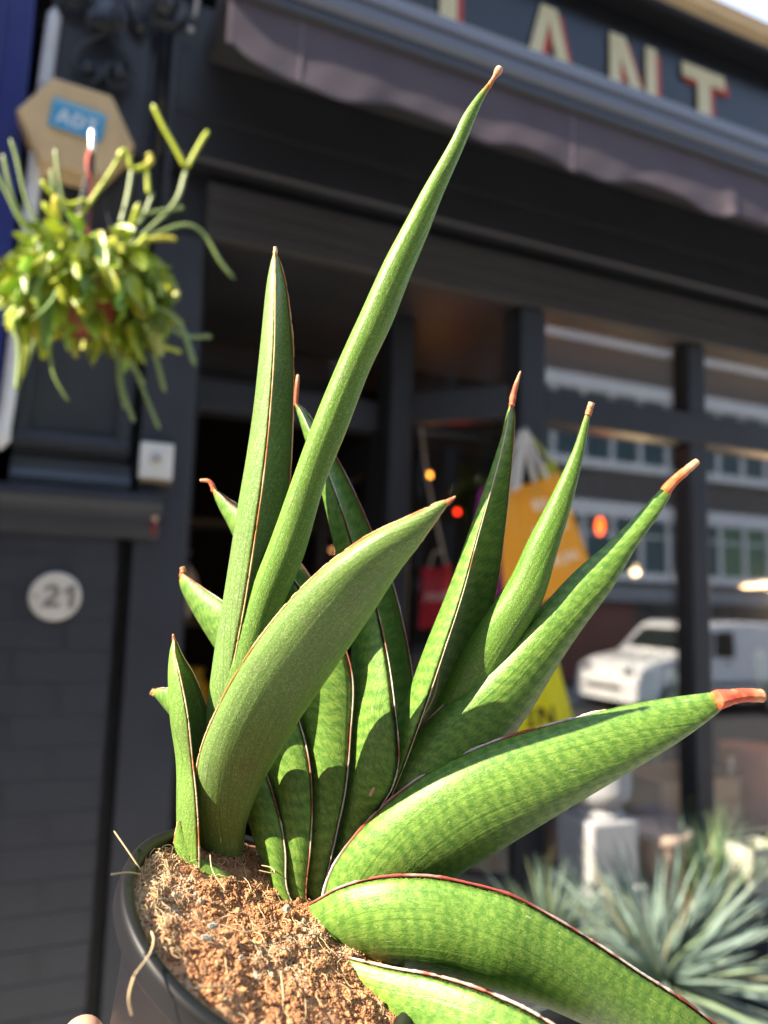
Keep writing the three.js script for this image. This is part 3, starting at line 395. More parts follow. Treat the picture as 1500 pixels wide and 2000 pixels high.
// ---------------------------------------------------------------- goods behind and in front of the window
const terra = paint(0.55, 0.25, 0.17, 0.8), stone = paint(0.6, 0.6, 0.62, 0.75), pale = paint(0.78, 0.78, 0.79, 0.7);
const potGeo = (c, r, h, k = 0.72) => { const g = lathe([[0, 0], [r * k, 0], [r * 0.95, h * 0.8], [r * 1.04, h * 0.8], [r * 1.06, h], [r * 0.95, h], [r * 0.92, h * 0.88], [0, h * 0.88]], 36); g.translate(c.x, c.y, c.z); return g; };
{
  const bench = thing('display_bench', 'long pale timber display bench just inside the shop window', 'bench', V(2.3, G0, -0.35));
  for (let k = 0; k < 4; k++) part(bench, 'plank', box(1.5, 3.29, 0.93, 0.965, -0.62 + k * 0.126, -0.5 + k * 0.126, 0.004), wood(0.42 + 0.05 * (k % 2), 0.31, 0.18));
  for (const [x, z] of [[1.56, -0.58], [3.2, -0.58], [1.56, -0.2], [3.2, -0.2]]) part(bench, 'leg', box(x, x + 0.05, G0 + 0.005, 0.929, z, z + 0.05), wood(0.35, 0.26, 0.15));
  const top = 0.9655;
  const cr = thing('wooden_crate', 'brown wooden crate standing on the bench beside the window mullion', 'crate', V(2.19, top, -0.36));
  for (let k = 0; k < 3; k++) part(cr, 'board', box(2.02, 2.4, top + 0.005 + k * 0.086, top + 0.085 + k * 0.086, -0.192, -0.18, 0.002), wood(0.66, 0.45, 0.26)), part(cr, 'board', box(2.02, 2.4, top + 0.005 + k * 0.086, top + 0.085 + k * 0.086, -0.47, -0.458, 0.002), wood(0.42, 0.27, 0.13));
  for (const x of [2.008, 2.401]) part(cr, 'end_board', box(x, x + 0.011, top + 0.001, top + 0.27, -0.47, -0.18, 0.002), wood(0.4, 0.26, 0.13));
  const tp = (name, label, x, z, r, h, m) => { const t = thing(name, label, 'pot', V(x, top, z)); part(t, 'pot', potGeo(V(x, top, z), r, h), m); return t; };
  tp('terracotta_pot', 'tall terracotta pot inside the window right of the mullion', 2.52, -0.24, 0.1, 0.36, terra);
  tp('white_planter', 'white footed planter on the bench right of the crate', 2.76, -0.3, 0.08, 0.15, pale);
  tp('stone_pot', 'low grey stone pot on the bench left of the crate', 1.72, -0.5, 0.1, 0.2, stone);
  // cactus shapes and leafy plants standing on the bench
  const cm = paint(0.2, 0.3, 0.2, 0.7), cactus = (x, z, s, label) => { const t = thing('cactus', label, 'cactus', V(x, top, z)); part(t, 'pot', potGeo(V(x, top, z), 0.07 * s, 0.12 * s), terra); const y = top + 0.1 * s; part(t, 'stem', tube([V(x, y, z), V(x + 0.01, y + 0.25 * s, z), V(x, y + 0.5 * s, z)], 0.035 * s, 20, 9), cm); part(t, 'arm', tube([V(x, y + 0.2 * s, z), V(x + 0.09 * s, y + 0.24 * s, z), V(x + 0.11 * s, y + 0.42 * s, z)], 0.024 * s, 16, 9), cm); part(t, 'arm', tube([V(x, y + 0.26 * s, z), V(x - 0.08 * s, y + 0.3 * s, z), V(x - 0.11 * s, y + 0.45 * s, z)], 0.022 * s, 16, 9), cm); };
  cactus(2.3, -0.55, 1.2, 'grey-green branching cactus behind the window mullion'); cactus(3.05, -0.5, 1.3, 'grey-green branching cactus at the far right of the window');
  const r = rng(61), lm = [M({ color: lin(0.05, 0.16, 0.05), roughness: 0.5, side: THREE.DoubleSide }), M({ color: lin(0.08, 0.22, 0.06), roughness: 0.5, side: THREE.DoubleSide })];
  const lg = new THREE.SphereGeometry(1, 8, 5); lg.scale(0.028, 0.075, 0.006); lg.translate(0, 0.07, 0);
  for (const [x, z, s, lb] of [[2.93, -0.28, 0.9, 'dark leafy house plant in the window beside the white planter'], [1.62, -0.4, 1.0, 'leafy green house plant low in the window by the corner post']]) {
    const t = thing('leafy_plant', lb, 'plant', V(x, top, z)); part(t, 'pot', potGeo(V(x, top, z), 0.075, 0.12), M({ color: lin(0.12, 0.13, 0.14), roughness: 0.6 }));
    for (let k = 0; k < 34; k++) { const a = r() * 6.28, e = r(); put(t, 'leaf', lg, lm[k % 2], V(x + 0.05 * Math.cos(a) * e, top + 0.1 + 0.14 * r() * s, z + 0.05 * Math.sin(a) * e), aim(V(Math.cos(a), 0.3 + 1.2 * r(), Math.sin(a))), V(s, s, s)); }
  }
  // price ticket on a stick
  const a = onZ(1458, 1497, -0.22), pt = thing('price_ticket', 'cream handwritten price ticket standing in the window', 'ticket', V(a.x, top, a.z));
  const tk = canvasTex(256, 96, (x, w, h) => { x.fillStyle = '#e9e4cf'; x.fillRect(0, 0, w, h); x.strokeStyle = '#4a4740'; x.lineWidth = 6; x.beginPath(); for (let k = 0; k < 40; k++) x.lineTo(26 + k * 5.2, 52 + 16 * Math.sin(k * 1.7) * ((k % 7) ? 1 : 0.2)); x.stroke(); });
  const b = new THREE.BoxGeometry(0.19, 0.07, 0.003); b.rotateZ(-6 * D2R); b.translate(a.x, a.y, a.z); part(pt, 'card', b, M({ map: tk, roughness: 0.8 })); part(pt, 'stick', box(a.x - 0.004, a.x + 0.004, top, a.y - 0.02, a.z - 0.008, a.z - 0.003), wood(0.5, 0.4, 0.25));
  // shelf of goods seen through the door
  const sh = thing('shelf_unit', 'dark shelf unit just inside the open doorway', 'shelf', V(0.62, G0, -1.9));
  for (const y of [0.5, 1.2, 1.7, 2.2]) part(sh, 'shelf_board', box(0.34, 1.3, y, y + 0.025, -2.1, -1.75), wood(0.1, 0.08, 0.06)); for (const x of [0.315, 1.301]) part(sh, 'upright', box(x, x + 0.024, G0 + 0.005, 2.4, -2.1, -1.75), wood(0.1, 0.08, 0.06));
  const vs = (x, y, s, m, label) => { const g = lathe([[0, 0], [0.05, 0], [0.075, 0.06], [0.06, 0.13], [0.03, 0.17], [0.04, 0.2], [0.032, 0.2], [0.0, 0.15]].map(([p, q]) => [p * s, q * s]), 28); g.translate(x, y, -1.88); solo('vase', label, 'vase', g, m, V(x, y, -1.88)); };
  vs(0.5, 1.7255, 1.7, pale, 'white curvy vase on the shelf just inside the doorway'); vs(0.45, 1.2255, 1.6, stone, 'grey vase on the lower shelf inside the doorway'); vs(0.95, 1.7255, 1.5, pale, 'white vase on the shelf behind the tallest leaf'); vs(0.62, 1.2255, 1.3, paint(0.7, 0.45, 0.03, 0.5), 'yellow vase on the lower shelf inside the doorway'); vs(1.12, 1.7255, 1.2, paint(0.55, 0.45, 0.03, 0.5), 'small mustard vase at the right end of the shelf');
}
{
  // stone urn on a plinth outside, white slatted crate, and the spiky plants in the planters
  const urnM = paint(0.36, 0.37, 0.39, 0.8), u = onZ(1166, 1602, 0.11), ut = thing('stone_urn', 'pale grey stone urn on a square pedestal in front of the window', 'urn', V(u.x, G0, u.z));
  const g = lathe([[0, 0.02], [0.075, 0.02], [0.078, 0.03], [0.062, 0.045], [0.07, 0.055], [0.092, 0.07], [0.098, 0.1], [0.098, 0.2], [0.11, 0.21], [0.112, 0.225], [0.1, 0.226], [0.09, 0.2], [0, 0.18]], 44); g.translate(u.x, u.y, u.z); part(ut, 'bowl', g, urnM);
  part(ut, 'pedestal', box(u.x - 0.085, u.x + 0.085, u.y - 0.16, u.y + 0.02, u.z - 0.085, u.z + 0.085, 0.012), urnM); part(ut, 'plinth', box(u.x - 0.1, u.x + 0.1, G0, u.y - 0.161, u.z - 0.1, u.z + 0.1, 0.01), urnM);
  const b2 = onZ(1283, 1708, 0.1), bp = thing('clay_bowl', 'pinkish clay bowl on a wooden stand in front of the window right of the urn', 'bowl', V(b2.x, G0, b2.z)); part(bp, 'bowl', potGeo(b2, 0.1, 0.14, 0.8), paint(0.5, 0.38, 0.31, 0.85)); part(bp, 'stand', box(b2.x - 0.1, b2.x + 0.1, G0, b2.y - 0.001, b2.z - 0.08, b2.z + 0.08, 0.008), wood(0.3, 0.22, 0.14));
  const soilM = paint(0.16, 0.1, 0.07, 0.95);
  const creamM = paint(0.42, 0.43, 0.36, 0.7), w0 = onZ(1472, 1732, 0.28), wc = thing('slatted_box', 'small cream slatted wooden box at the right edge', 'box', V(w0.x, w0.y, w0.z));
  for (let k = 0; k < 5; k++) part(wc, 'slat', box(w0.x - 0.05 + k * 0.025, w0.x - 0.035 + k * 0.025, w0.y + 0.002, w0.y + 0.12, w0.z + 0.055, w0.z + 0.061, 0.002), creamM);
  part(wc, 'rail', box(w0.x - 0.056, w0.x + 0.075, w0.y + 0.1, w0.y + 0.125, w0.z + 0.048, w0.z + 0.0545, 0.002), creamM); part(wc, 'rail', box(w0.x - 0.056, w0.x + 0.075, w0.y, w0.y + 0.025, w0.z + 0.048, w0.z + 0.0545, 0.002), creamM); part(wc, 'back', box(w0.x - 0.056, w0.x + 0.075, w0.y, w0.y + 0.12, w0.z - 0.05, w0.z - 0.044), creamM); for (const s of [-0.056, 0.069]) part(wc, 'side', box(w0.x + s, w0.x + s + 0.006, w0.y, w0.y + 0.12, w0.z - 0.043, w0.z + 0.047), creamM);
  const st = thing('navy_stand', 'dark navy painted stand under the cream slatted box', 'stand', V(w0.x + 0.1, G0, w0.z)); part(st, 'top', box(w0.x - 0.09, w0.x + 0.4, w0.y - 0.032, w0.y - 0.001, w0.z - 0.2, w0.z + 0.13, 0.006), paint(0.035, 0.04, 0.075, 0.4)); part(st, 'front', box(w0.x - 0.06, w0.x + 0.38, G0, w0.y - 0.033, w0.z - 0.18, w0.z + 0.1, 0.006), paint(0.03, 0.034, 0.06, 0.4));
  const bladeG = (w, bend) => { const n = 8, pos = [], idx = []; for (let i = 0; i <= n; i++) { const t = i / n, ww = w * (1 - Math.pow(t, 2.2)) * (0.75 + 0.25 * Math.min(1, t * 6)) + 0.0002; pos.push(-ww, t, bend * t * t + 0.3 * ww, 0, t, bend * t * t, ww, t, bend * t * t + 0.3 * ww); } for (let i = 0; i < n; i++) for (let j = 0; j < 2; j++) { const a = 3 * i + j; idx.push(a, a + 1, a + 3, a + 1, a + 4, a + 3); } const g = new THREE.BufferGeometry(); g.setAttribute('position', new THREE.Float32BufferAttribute(pos, 3)); g.setIndex(idx); g.computeVertexNormals(); return g; };
  const rosette = (label, px, py, z, n, L, w, cols, up, seed, potR, potM, potLabel) => {
    const c = onZ(px, py, z), r = rng(seed), t = thing('spiky_plant', label, 'plant', V(c.x, G0, c.z), 'spiky plants by the window');
    const ms = cols.map((k) => M({ color: lin(...k), roughness: 0.65, side: THREE.DoubleSide })), gs = [bladeG(w, 0.05), bladeG(w * 0.75, -0.16), bladeG(w * 1.1, 0.24)];
    for (let i = 0; i < n; i++) { const a = r() * 6.283, e = lerp(up, 1, Math.pow(r(), 0.8)), k = Math.sqrt(Math.max(0, 1 - e * e)), d = V(Math.cos(a) * k, e, Math.sin(a) * k), l = L * lerp(0.72, 1.08, r()); put(t, 'blade', gs[i % 3], ms[Math.floor(r() * ms.length)], c.clone().addScaledVector(d, 0.012), aim(d).multiply(new THREE.Quaternion().setFromAxisAngle(UPV, r() * 6.283)), V(1, l, l)); }
    part(t, 'stem', tube([V(c.x, c.y - 0.14, c.z), V(c.x, c.y + 0.03, c.z)], 0.022, 4, 10), paint(0.2, 0.14, 0.09, 0.9));
    const top = c.y - 0.06; part(t, 'planter', merge([box(c.x - potR, c.x + potR, G0, top - 0.02, c.z - potR, c.z + potR, 0.01), box(c.x - potR - 0.01, c.x + potR + 0.01, top - 0.04, top + 0.012, c.z + potR - 0.012, c.z + potR + 0.01, 0.004), box(c.x - potR - 0.01, c.x + potR + 0.01, top - 0.04, top + 0.012, c.z - potR - 0.01, c.z - potR + 0.012, 0.004), box(c.x - potR - 0.01, c.x - potR + 0.012, top - 0.04, top + 0.012, c.z - potR + 0.013, c.z + potR - 0.013, 0.004), box(c.x + potR - 0.012, c.x + potR + 0.01, top - 0.04, top + 0.012, c.z - potR + 0.013, c.z + potR - 0.013, 0.004)]), potM);
    const s = new THREE.PlaneGeometry(2 * potR - 0.03, 2 * potR - 0.03, 24, 24); s.rotateX(-Math.PI / 2); const p = s.attributes.position; for (let i = 0; i < p.count; i++) p.setY(i, 0.02 * fbm(p.getX(i) * 30 + 7, p.getZ(i) * 30 + 3, 64, 9, 3)); s.computeVertexNormals(); s.translate(c.x, top - 0.012, c.z); part(t, 'soil', s, soilM);
  };
  const blue = [[0.14, 0.21, 0.185], [0.17, 0.245, 0.21], [0.11, 0.17, 0.155], [0.17, 0.24, 0.15], [0.15, 0.225, 0.195], [0.13, 0.19, 0.17], [0.19, 0.26, 0.22], [0.22, 0.23, 0.15]];
  rosette('large blue-green spiky plant fanning out at the lower right', 1295, 1915, 0.5, 298, 0.345, 0.0058, blue, -0.3, 31, 0.16, charcoal);
  rosette('smaller dusky spiky plant left of the large blue-green one', 1075, 1850, 0.3, 150, 0.22, 0.004, [[0.09, 0.15, 0.13], [0.13, 0.2, 0.15], [0.16, 0.2, 0.1]], 0.05, 37, 0.11, charcoal);
  rosette('upright green grassy plant in front of the window mullion', 1400, 1830, 0.2, 170, 0.36, 0.004, [[0.1, 0.2, 0.08], [0.14, 0.24, 0.12], [0.2, 0.26, 0.1], [0.12, 0.22, 0.17]], 0.82, 41, 0.09, charcoal);
}
// ---------------------------------------------------------------- across the street (mirrored in the panes)
{
  const Zf = 12.62, ob = thing('office_building', 'long office block with white bands and rows of windows across the street', 'building', V(14, -0.2, 14));
  const brown = paint(0.13, 0.115, 0.105, 0.85), band = paint(0.85, 0.84, 0.81, 0.7), pane = M({ color: lin(0.03, 0.07, 0.075), roughness: 0.08 }), paneG = M({ color: lin(0.06, 0.16, 0.07), roughness: 0.1 });
  part(ob, 'wall', box(0.1, 34, -0.2, 13, Zf, Zf + 8), brown);
  const rows = [[2.73, 4.08], [5.5, 7.22], [8.7, 10.4]];
  for (const [y0, y1] of rows) { part(ob, 'sill_band', box(0.5, 33.5, y0 - 0.22, y0, Zf - 0.12, Zf - 0.002), band); part(ob, 'lintel_band', box(0.5, 33.5, y1, y1 + 0.36, Zf - 0.14, Zf - 0.002), band); }
  const mull = new THREE.BoxGeometry(0.1, 1, 0.1);
  for (const [k, [y0, y1]] of rows.entries()) for (let i = 0; i < 26; i++) {
    const x = 5.2 + i * 0.9, h = y1 - y0, f = put(ob, 'mullion', mull, band, V(x, (y0 + y1) / 2, Zf - 0.052), null, V(1, h - 0.004, 1));
    const pn = put(ob, 'window', new THREE.BoxGeometry(0.78, h - 0.03, 0.03), k === 0 && i > 11 ? paneG : pane, V(x + 0.45, (y0 + y1) / 2, Zf - 0.018));
    const rl = new THREE.Mesh(new THREE.BoxGeometry(0.78, 0.05, 0.03), band); rl.name = 'glazing_bar'; rl.position.set(0, h * 0.18, -0.025); pn.add(rl);
  }
  part(ob, 'ground_floor_band', box(0.5, 33.5, 2.0, 2.35, Zf - 0.3, Zf - 0.004), paint(0.3, 0.31, 0.32, 0.6));
  for (let i = 0; i < 11; i++) { part(ob, 'shop_opening', box(2 + i * 2.9, 4.4 + i * 2.9, 0.1, 1.99, Zf - 0.03, Zf - 0.003), i % 3 ? M({ color: lin(0.03, 0.032, 0.035), roughness: 0.15 }) : paint(0.3, 0.12, 0.08, 0.6)); }
}
{
  const bb = thing('brick_building', 'dark brick terrace across the street, left of the office block', 'building', V(-25, -0.2, 14)), bk = paint(0.1, 0.065, 0.05, 0.9);
  part(bb, 'wall', box(-60, 0, -0.2, 15, 12.7, 20), bk); for (let i = 0; i < 18; i++) for (const y of [3.4, 6.6, 9.8]) put(bb, 'window', new THREE.BoxGeometry(1.1, 1.8, 0.06), M({ color: lin(0.03, 0.035, 0.04), roughness: 0.1 }), V(-2.4 - i * 3.1, y + 0.9, 12.69));
  part(bb, 'shop_band', box(-59.9, -0.1, 2.3, 2.8, 12.5, 12.68), paint(0.2, 0.2, 0.2, 0.6));
}
{
  // parked van: nose towards -x, near side at z = 8.95
  const t = thing('parked_van', 'white small delivery van parked across the street', 'van', V(12, -0.2, 9.85));
  const paintW = MP({ color: lin(0.88, 0.88, 0.88), roughness: 0.25, clearcoat: 1, clearcoatRoughness: 0.05 }), dark = M({ color: lin(0.02, 0.02, 0.022), roughness: 0.4 }), wg = MP({ color: lin(0.015, 0.02, 0.02), roughness: 0.2, specularIntensity: 0.25 }), Y = -0.2;
  const prof = [[0, 0.32], [0.02, 0.62], [0.1, 0.86], [0.35, 0.98], [1.0, 1.1], [1.14, 1.16], [1.72, 1.66], [1.95, 1.74], [2.6, 1.78], [4.1, 1.75], [4.3, 1.68], [4.38, 1.2], [4.4, 0.4], [4.3, 0.28]];
  const body = (list, w, inset) => { const s = new THREE.Shape(list.map(([a, b]) => new THREE.Vector2(a, b))); const g = new THREE.ExtrudeGeometry(s, { depth: w - 2 * inset, bevelEnabled: true, bevelSize: 0.05, bevelThickness: inset, bevelSegments: 4 }); g.translate(9.9, Y, 8.95 + inset); return g; };
  const bd = part(t, 'body', body(prof, 1.8, 0.12), paintW);
  const quad = (list, z) => { const s = new THREE.Shape(list.map(([a, b]) => new THREE.Vector2(a, b))); const g = new THREE.ExtrudeGeometry(s, { depth: 0.01, bevelEnabled: false }); g.translate(9.9, Y, z); return g; };
  part(bd, 'side_window', quad([[1.3, 1.14], [1.78, 1.58], [1.9, 1.6], [1.9, 1.12]], 8.938), wg); part(bd, 'side_window', quad([[1.96, 1.12], [1.96, 1.61], [2.45, 1.63], [2.5, 1.12]], 8.938), wg);
  const ws = new THREE.BoxGeometry(0.012, 0.62, 1.42); ws.rotateZ(-49.5 * D2R); ws.translate(9.9 + 1.385, Y + 1.45, 9.85); part(bd, 'windscreen', ws, wg);
  for (const z of [9.22, 10.42]) { const h = new THREE.SphereGeometry(0.16, 18, 12); h.scale(0.5, 0.55, 1.1); h.rotateZ(0.5); h.translate(9.96, Y + 0.82, z); part(bd, 'headlight', h, M({ color: lin(0.3, 0.32, 0.34), metalness: 0.8, roughness: 0.1 })); }
  part(bd, 'grille', box(9.86, 9.9, Y + 0.4, Y + 0.56, 9.3, 10.4, 0.02), dark); part(bd, 'door_handle', box(9.9 + 2.2, 9.9 + 2.38, Y + 1.0, Y + 1.04, 8.925, 8.945, 0.008), dark); part(bd, 'side_moulding', box(9.9 + 1.2, 9.9 + 4.3, Y + 0.55, Y + 0.64, 8.925, 8.945, 0.01), M({ color: lin(0.1, 0.1, 0.1), roughness: 0.6 })); part(bd, 'wing_mirror', box(9.9 + 1.42, 9.9 + 1.58, Y + 1.12, Y + 1.3, 8.74, 8.92, 0.04), paintW);
  for (const x of [0.82, 3.5]) for (const z of [8.93, 10.55]) { const w = new THREE.CylinderGeometry(0.31, 0.31, 0.2, 28); w.rotateX(Math.PI / 2); w.translate(9.9 + x, Y + 0.312, z + 0.09); const tw = part(t, 'wheel', w, dark); const h = new THREE.CylinderGeometry(0.19, 0.2, 0.215, 20); h.rotateX(Math.PI / 2); h.translate(9.9 + x, Y + 0.312, z + 0.09); part(tw, 'hub_cap', h, M({ color: lin(0.4, 0.4, 0.42), metalness: 0.7, roughness: 0.35 })); }
}
// ---------------------------------------------------------------- the potted plant held up in front
const RC = P(533, 1816, 0.385);                                                 // centre of the rim
const plant = thing('potted_plant', 'large green sword-leaved succulent with reddish leaf edges in a black plastic pot', 'potted plant', RC);
const toCam = camP.clone().sub(RC).normalize(), scrUp = V(0, 1, 0).applyQuaternion(camQ); scrUp.addScaledVector(toCam, -scrUp.dot(toCam)).normalize();
const scrRt = scrUp.clone().cross(toCam).normalize();
const potAxis = toCam.clone().multiplyScalar(Math.cos(60.8 * D2R)).addScaledVector(scrUp.clone().multiplyScalar(Math.cos(33.2 * D2R)).addScaledVector(scrRt, Math.sin(33.2 * D2R)), Math.sin(60.8 * D2R)).normalize();
const potQ = new THREE.Quaternion().setFromUnitVectors(UPV, potAxis), potM4 = new THREE.Matrix4().compose(RC, potQ, V(1, 1, 1));
const RI = 0.2 * 0.385;                                                         // inner radius of the rim
{
  const scuff = tex(512, 256, (u, v) => { const a = fbm(u * 9, v * 9, 9, 101, 5), s = noise(u * 200, v * 90, 200, 90, 7), l = noise(u * 10, v * 120, 10, 120, 12); const k = 0.75 + 0.4 * a + (s > 0.965 ? 2.2 : 0) + (l > 0.93 ? 0.5 : 0); return [k, k, k]; });
  const rough = tex(256, 256, (u, v) => { const a = fbm(u * 14, v * 14, 14, 131, 4); return [0.36 + 0.25 * a, 0.36 + 0.25 * a, 0]; }, false);
  const plastic = MP({ color: lin(0.011, 0.0112, 0.012), specularIntensity: 0.6, map: scuff, roughness: 1, roughnessMap: rough, clearcoat: 0.08, clearcoatRoughness: 0.35 });
  const o = RI + 0.0064, wall = lathe([[RI - 0.0105, -0.016], [RI - 0.004, -0.011], [RI - 0.0008, -0.004], [RI, 0.0], [RI + 0.0012, 0.0012], [o - 0.0015, 0.0012], [o, -0.0002], [o + 0.0002, -0.003], [o - 0.001, -0.0105], [o - 0.002, -0.0118], [RI - 0.001, -0.0122], [RI - 0.004, -0.0145], [RI - 0.0155, -0.046], [RI - 0.026, -0.078], [RI - 0.041, -0.13], [RI - 0.043, -0.133], [0, -0.133]], 128);
  wall.applyMatrix4(potM4); const pot = part(plant, 'pot', wall, plastic, 'black plastic nursery pot with a scuffed rolled rim');
  const hole = new THREE.CylinderGeometry(0.0016, 0.0016, 0.006, 12); const ha = Math.PI; // small moulded slot in the rim
  hole.scale(1.6, 1, 1); hole.applyMatrix4(new THREE.Matrix4().makeTranslation((RI + 0.004) * Math.cos(2.62), -0.0015, (RI + 0.004) * Math.sin(2.62))); hole.applyMatrix4(potM4); part(pot, 'rim_slot', hole, M({ color: lin(0.004, 0.004, 0.004), roughness: 0.9 }));
}
// soil: uneven crumbly ground, loose crumbs and dry root fibres
const invPot = potM4.clone().invert();
const local = (px, py, d) => P(px, py, d).applyMatrix4(invPot);
const onSoil = (px, py, h = 0) => { const r = rayOf(px, py), q = RC.clone().addScaledVector(potAxis, h); return r.multiplyScalar(q.sub(camP).dot(potAxis) / r.dot(potAxis)).add(camP); };
const moundA = onSoil(450, 1640).applyMatrix4(invPot), moundB = onSoil(492, 1675).applyMatrix4(invPot);
const soilH = (x, z) => {
  const rr = Math.hypot(x, z) / RI;
  let h = -0.006 + 0.004 * (1 - rr * rr) + 0.0055 * (fbm(x * 60 + 31, z * 60 + 17, 512, 3, 4) - 0.5) + 0.0045 * (fbm(x * 150 + 11, z * 150 + 91, 1024, 13, 4) - 0.5);
  h += 0.002 * Math.exp(-((x - moundA.x) ** 2 + (z - moundA.z) ** 2) / 0.0006) + 0.006 * Math.exp(-((x - moundB.x) ** 2 + (z - moundB.z) ** 2) / 0.0003);
  return h;
};
{
  const soilTex = tex(512, 512, (u, v) => { const a = fbm(u * 10, v * 10, 10, 201, 5), b = fbm(u * 40, v * 40, 40, 207, 3), g = sm(0.6, 0.72, fbm(u * 5, v * 5, 5, 219, 3)) * 0.5; const k = 0.55 + 0.9 * a * b + 0.2 * b; return [lerp(k, 0.95, g), lerp(k * 0.97, 1.15, g), lerp(k * 0.95, 1.6, g)]; });
  const soilMat = M({ color: lin(0.45, 0.23, 0.112), map: soilTex, bumpMap: soilTex, bumpScale: 0.0016, roughness: 0.95 });
  const nr = 110, na = 220, pos = [], uv = [], idx = [];
  for (let i = 0; i <= nr; i++) for (let j = 0; j < na; j++) { const r = (RI - 0.0005) * i / nr, a = j / na * 2 * Math.PI, x = r * Math.cos(a), z = r * Math.sin(a); pos.push(x, soilH(x, z), z); uv.push(x / 0.06, z / 0.06); }
  for (let i = 0; i < nr; i++) for (let j = 0; j < na; j++) { const a = i * na + j, b = i * na + (j + 1) % na; idx.push(a, b, a + na, b, b + na, a + na); }
  const g = new THREE.BufferGeometry(); g.setAttribute('position', new THREE.Float32BufferAttribute(pos, 3)); g.setAttribute('uv', new THREE.Float32BufferAttribute(uv, 2)); g.setIndex(idx); g.computeVertexNormals(); g.applyMatrix4(potM4);
  const soil = part(plant, 'soil', g, soilMat, 'crumbly reddish brown soil with dry roots');
  // crumbs
  const r = rng(303), kinds = [];
  for (let k = 0; k < 5; k++) { const c = new THREE.IcosahedronGeometry(1, 2), p = c.attributes.position; for (let i = 0; i < p.count; i++) { const x = p.getX(i), y = p.getY(i), z = p.getZ(i), n = 0.35 + 0.75 * fbm(x * 1.3 + k * 9 + 20, y * 1.3 + z * 1.7 + 20, 256, 41 + k, 2) + 0.55 * fbm(x * 3.4 + y * 1.3 + 60, z * 3.4 - y * 2 + 60, 256, 71 + k, 2); p.setXYZ(i, x * n * (0.8 + 0.1 * k), y * n * 0.75, z * n); } c.deleteAttribute('normal'); c.computeVertexNormals(); kinds.push(c); }
  const crumbM = M({ color: lin(1, 1, 1), roughness: 0.95 });
  const o = origin.get(plant);
  kinds.forEach((c, k) => {
    const n = 9500, im = new THREE.InstancedMesh(c, crumbM, n); im.name = 'soil_crumbs'; im.userData.kind = 'stuff';
    const m = new THREE.Matrix4(), col = new THREE.Color();
    for (let i = 0; i < n; i++) {
      let x, z, tries = 0; do { const rr = RI * 0.985 * Math.sqrt(r()), a = r() * 6.283; x = rr * Math.cos(a); z = rr * Math.sin(a); } while (fbm(x * 70 + 40, z * 70 + 40, 512, 19, 3) < 0.34 + 0.15 * r() && tries++ < 2);
      const s = 0.00022 + 0.00055 * Math.pow(r(), 2.4) + (r() < 0.01 ? 0.0015 * r() : 0);
      const p = V(x, soilH(x, z) + s * (0.2 + 0.5 * r()) + 0.0006 * r(), z).applyMatrix4(potM4).sub(o);
      m.compose(p, new THREE.Quaternion().setFromEuler(new THREE.Euler(r() * 6, r() * 6, r() * 6)), V(s, s, s)); im.setMatrixAt(i, m);
      const t = r(), grey = fbm(x * 40 + 9, z * 40 + 5, 256, 77, 3) > 0.62 && r() < 0.5; if (grey) col.setRGB(0.42 + 0.16 * t, 0.3 + 0.14 * t, 0.2 + 0.1 * t); else { const b = r() < 0.12 ? 0.3 + 0.2 * t : 0.65 + 0.7 * t * t; col.setRGB(0.52 * b, 0.258 * b, 0.118 * b); }
      im.setColorAt(i, col);
    }
    plant.add(im);
  });
  // fibres
  const fr = [], fib = (pts, rad, seg = 12) => { const g2 = tube(pts, rad, seg, 5); return g2; };
  for (let i = 0; i < 300; i++) {
    const rr = RI * 0.97 * Math.sqrt(r()), a = r() * 6.283, L = lerp(0.006, 0.03, r() * r()); let x = rr * Math.cos(a), z = rr * Math.sin(a), d = r() * 6.283; const pts = [];
    for (let k = 0; k < 6; k++) { if (Math.hypot(x, z) > RI * 0.985) break; pts.push(V(x, soilH(x, z) + 0.0006 + 0.0022 * r(), z).applyMatrix4(potM4)); d += (r() - 0.5) * 1.5; x += Math.cos(d) * L / 5; z += Math.sin(d) * L / 5; }
    if (pts.length > 2) fr.push(fib(pts, lerp(0.0001, 0.00025, r())));
  }
  for (let i = 0; i < 105; i++) {                                               // denser tangle along the left rim
    const c = local(lerp(268, 330, r()), lerp(1670, 1880, r()), 0.37); let an = Math.atan2(c.z, c.x) + (r() - 0.5) * 1.2, rad = RI * lerp(0.8, 0.99, r()); const pts = []; const dd = (r() - 0.5) * 0.5;
    for (let k = 0; k < 6; k++) { const x = rad * Math.cos(an), z = rad * Math.sin(an); pts.push(V(x, soilH(x, z) + 0.001 + 0.004 * r(), z).applyMatrix4(potM4)); an += dd / 4 + (r() - 0.5) * 0.06; rad = Math.min(RI * 0.99, rad + (r() - 0.5) * 0.006); }
    fr.push(fib(pts, lerp(0.0001, 0.00022, r())));
  }
  const rootM = M({ color: lin(0.6, 0.44, 0.25), roughness: 0.8 });
  const fb = part(soil, 'root_fibres', merge(fr), rootM); fb.userData.kind = 'stuff';
  const root = (pts, rad) => part(soil, 'root', tube(pts.map(([x, y, h]) => onSoil(x, y, h)), rad, 24, 6), rootM);
  root([[275, 1700, 0.0], [262, 1680, 0.002], [245, 1655, 0.004], [222, 1622, 0.006]], 0.0004); root([[276, 1708, 0.001], [252, 1704, 0.003], [215, 1708, 0.004]], 0.00035); root([[295, 1818, 0.002], [300, 1835, 0.004], [294, 1860, 0.004], [262, 1905, 0.004]], 0.00045); root([[262, 1905, 0.004], [252, 1945, -0.002], [258, 1985, -0.01]], 0.0005);
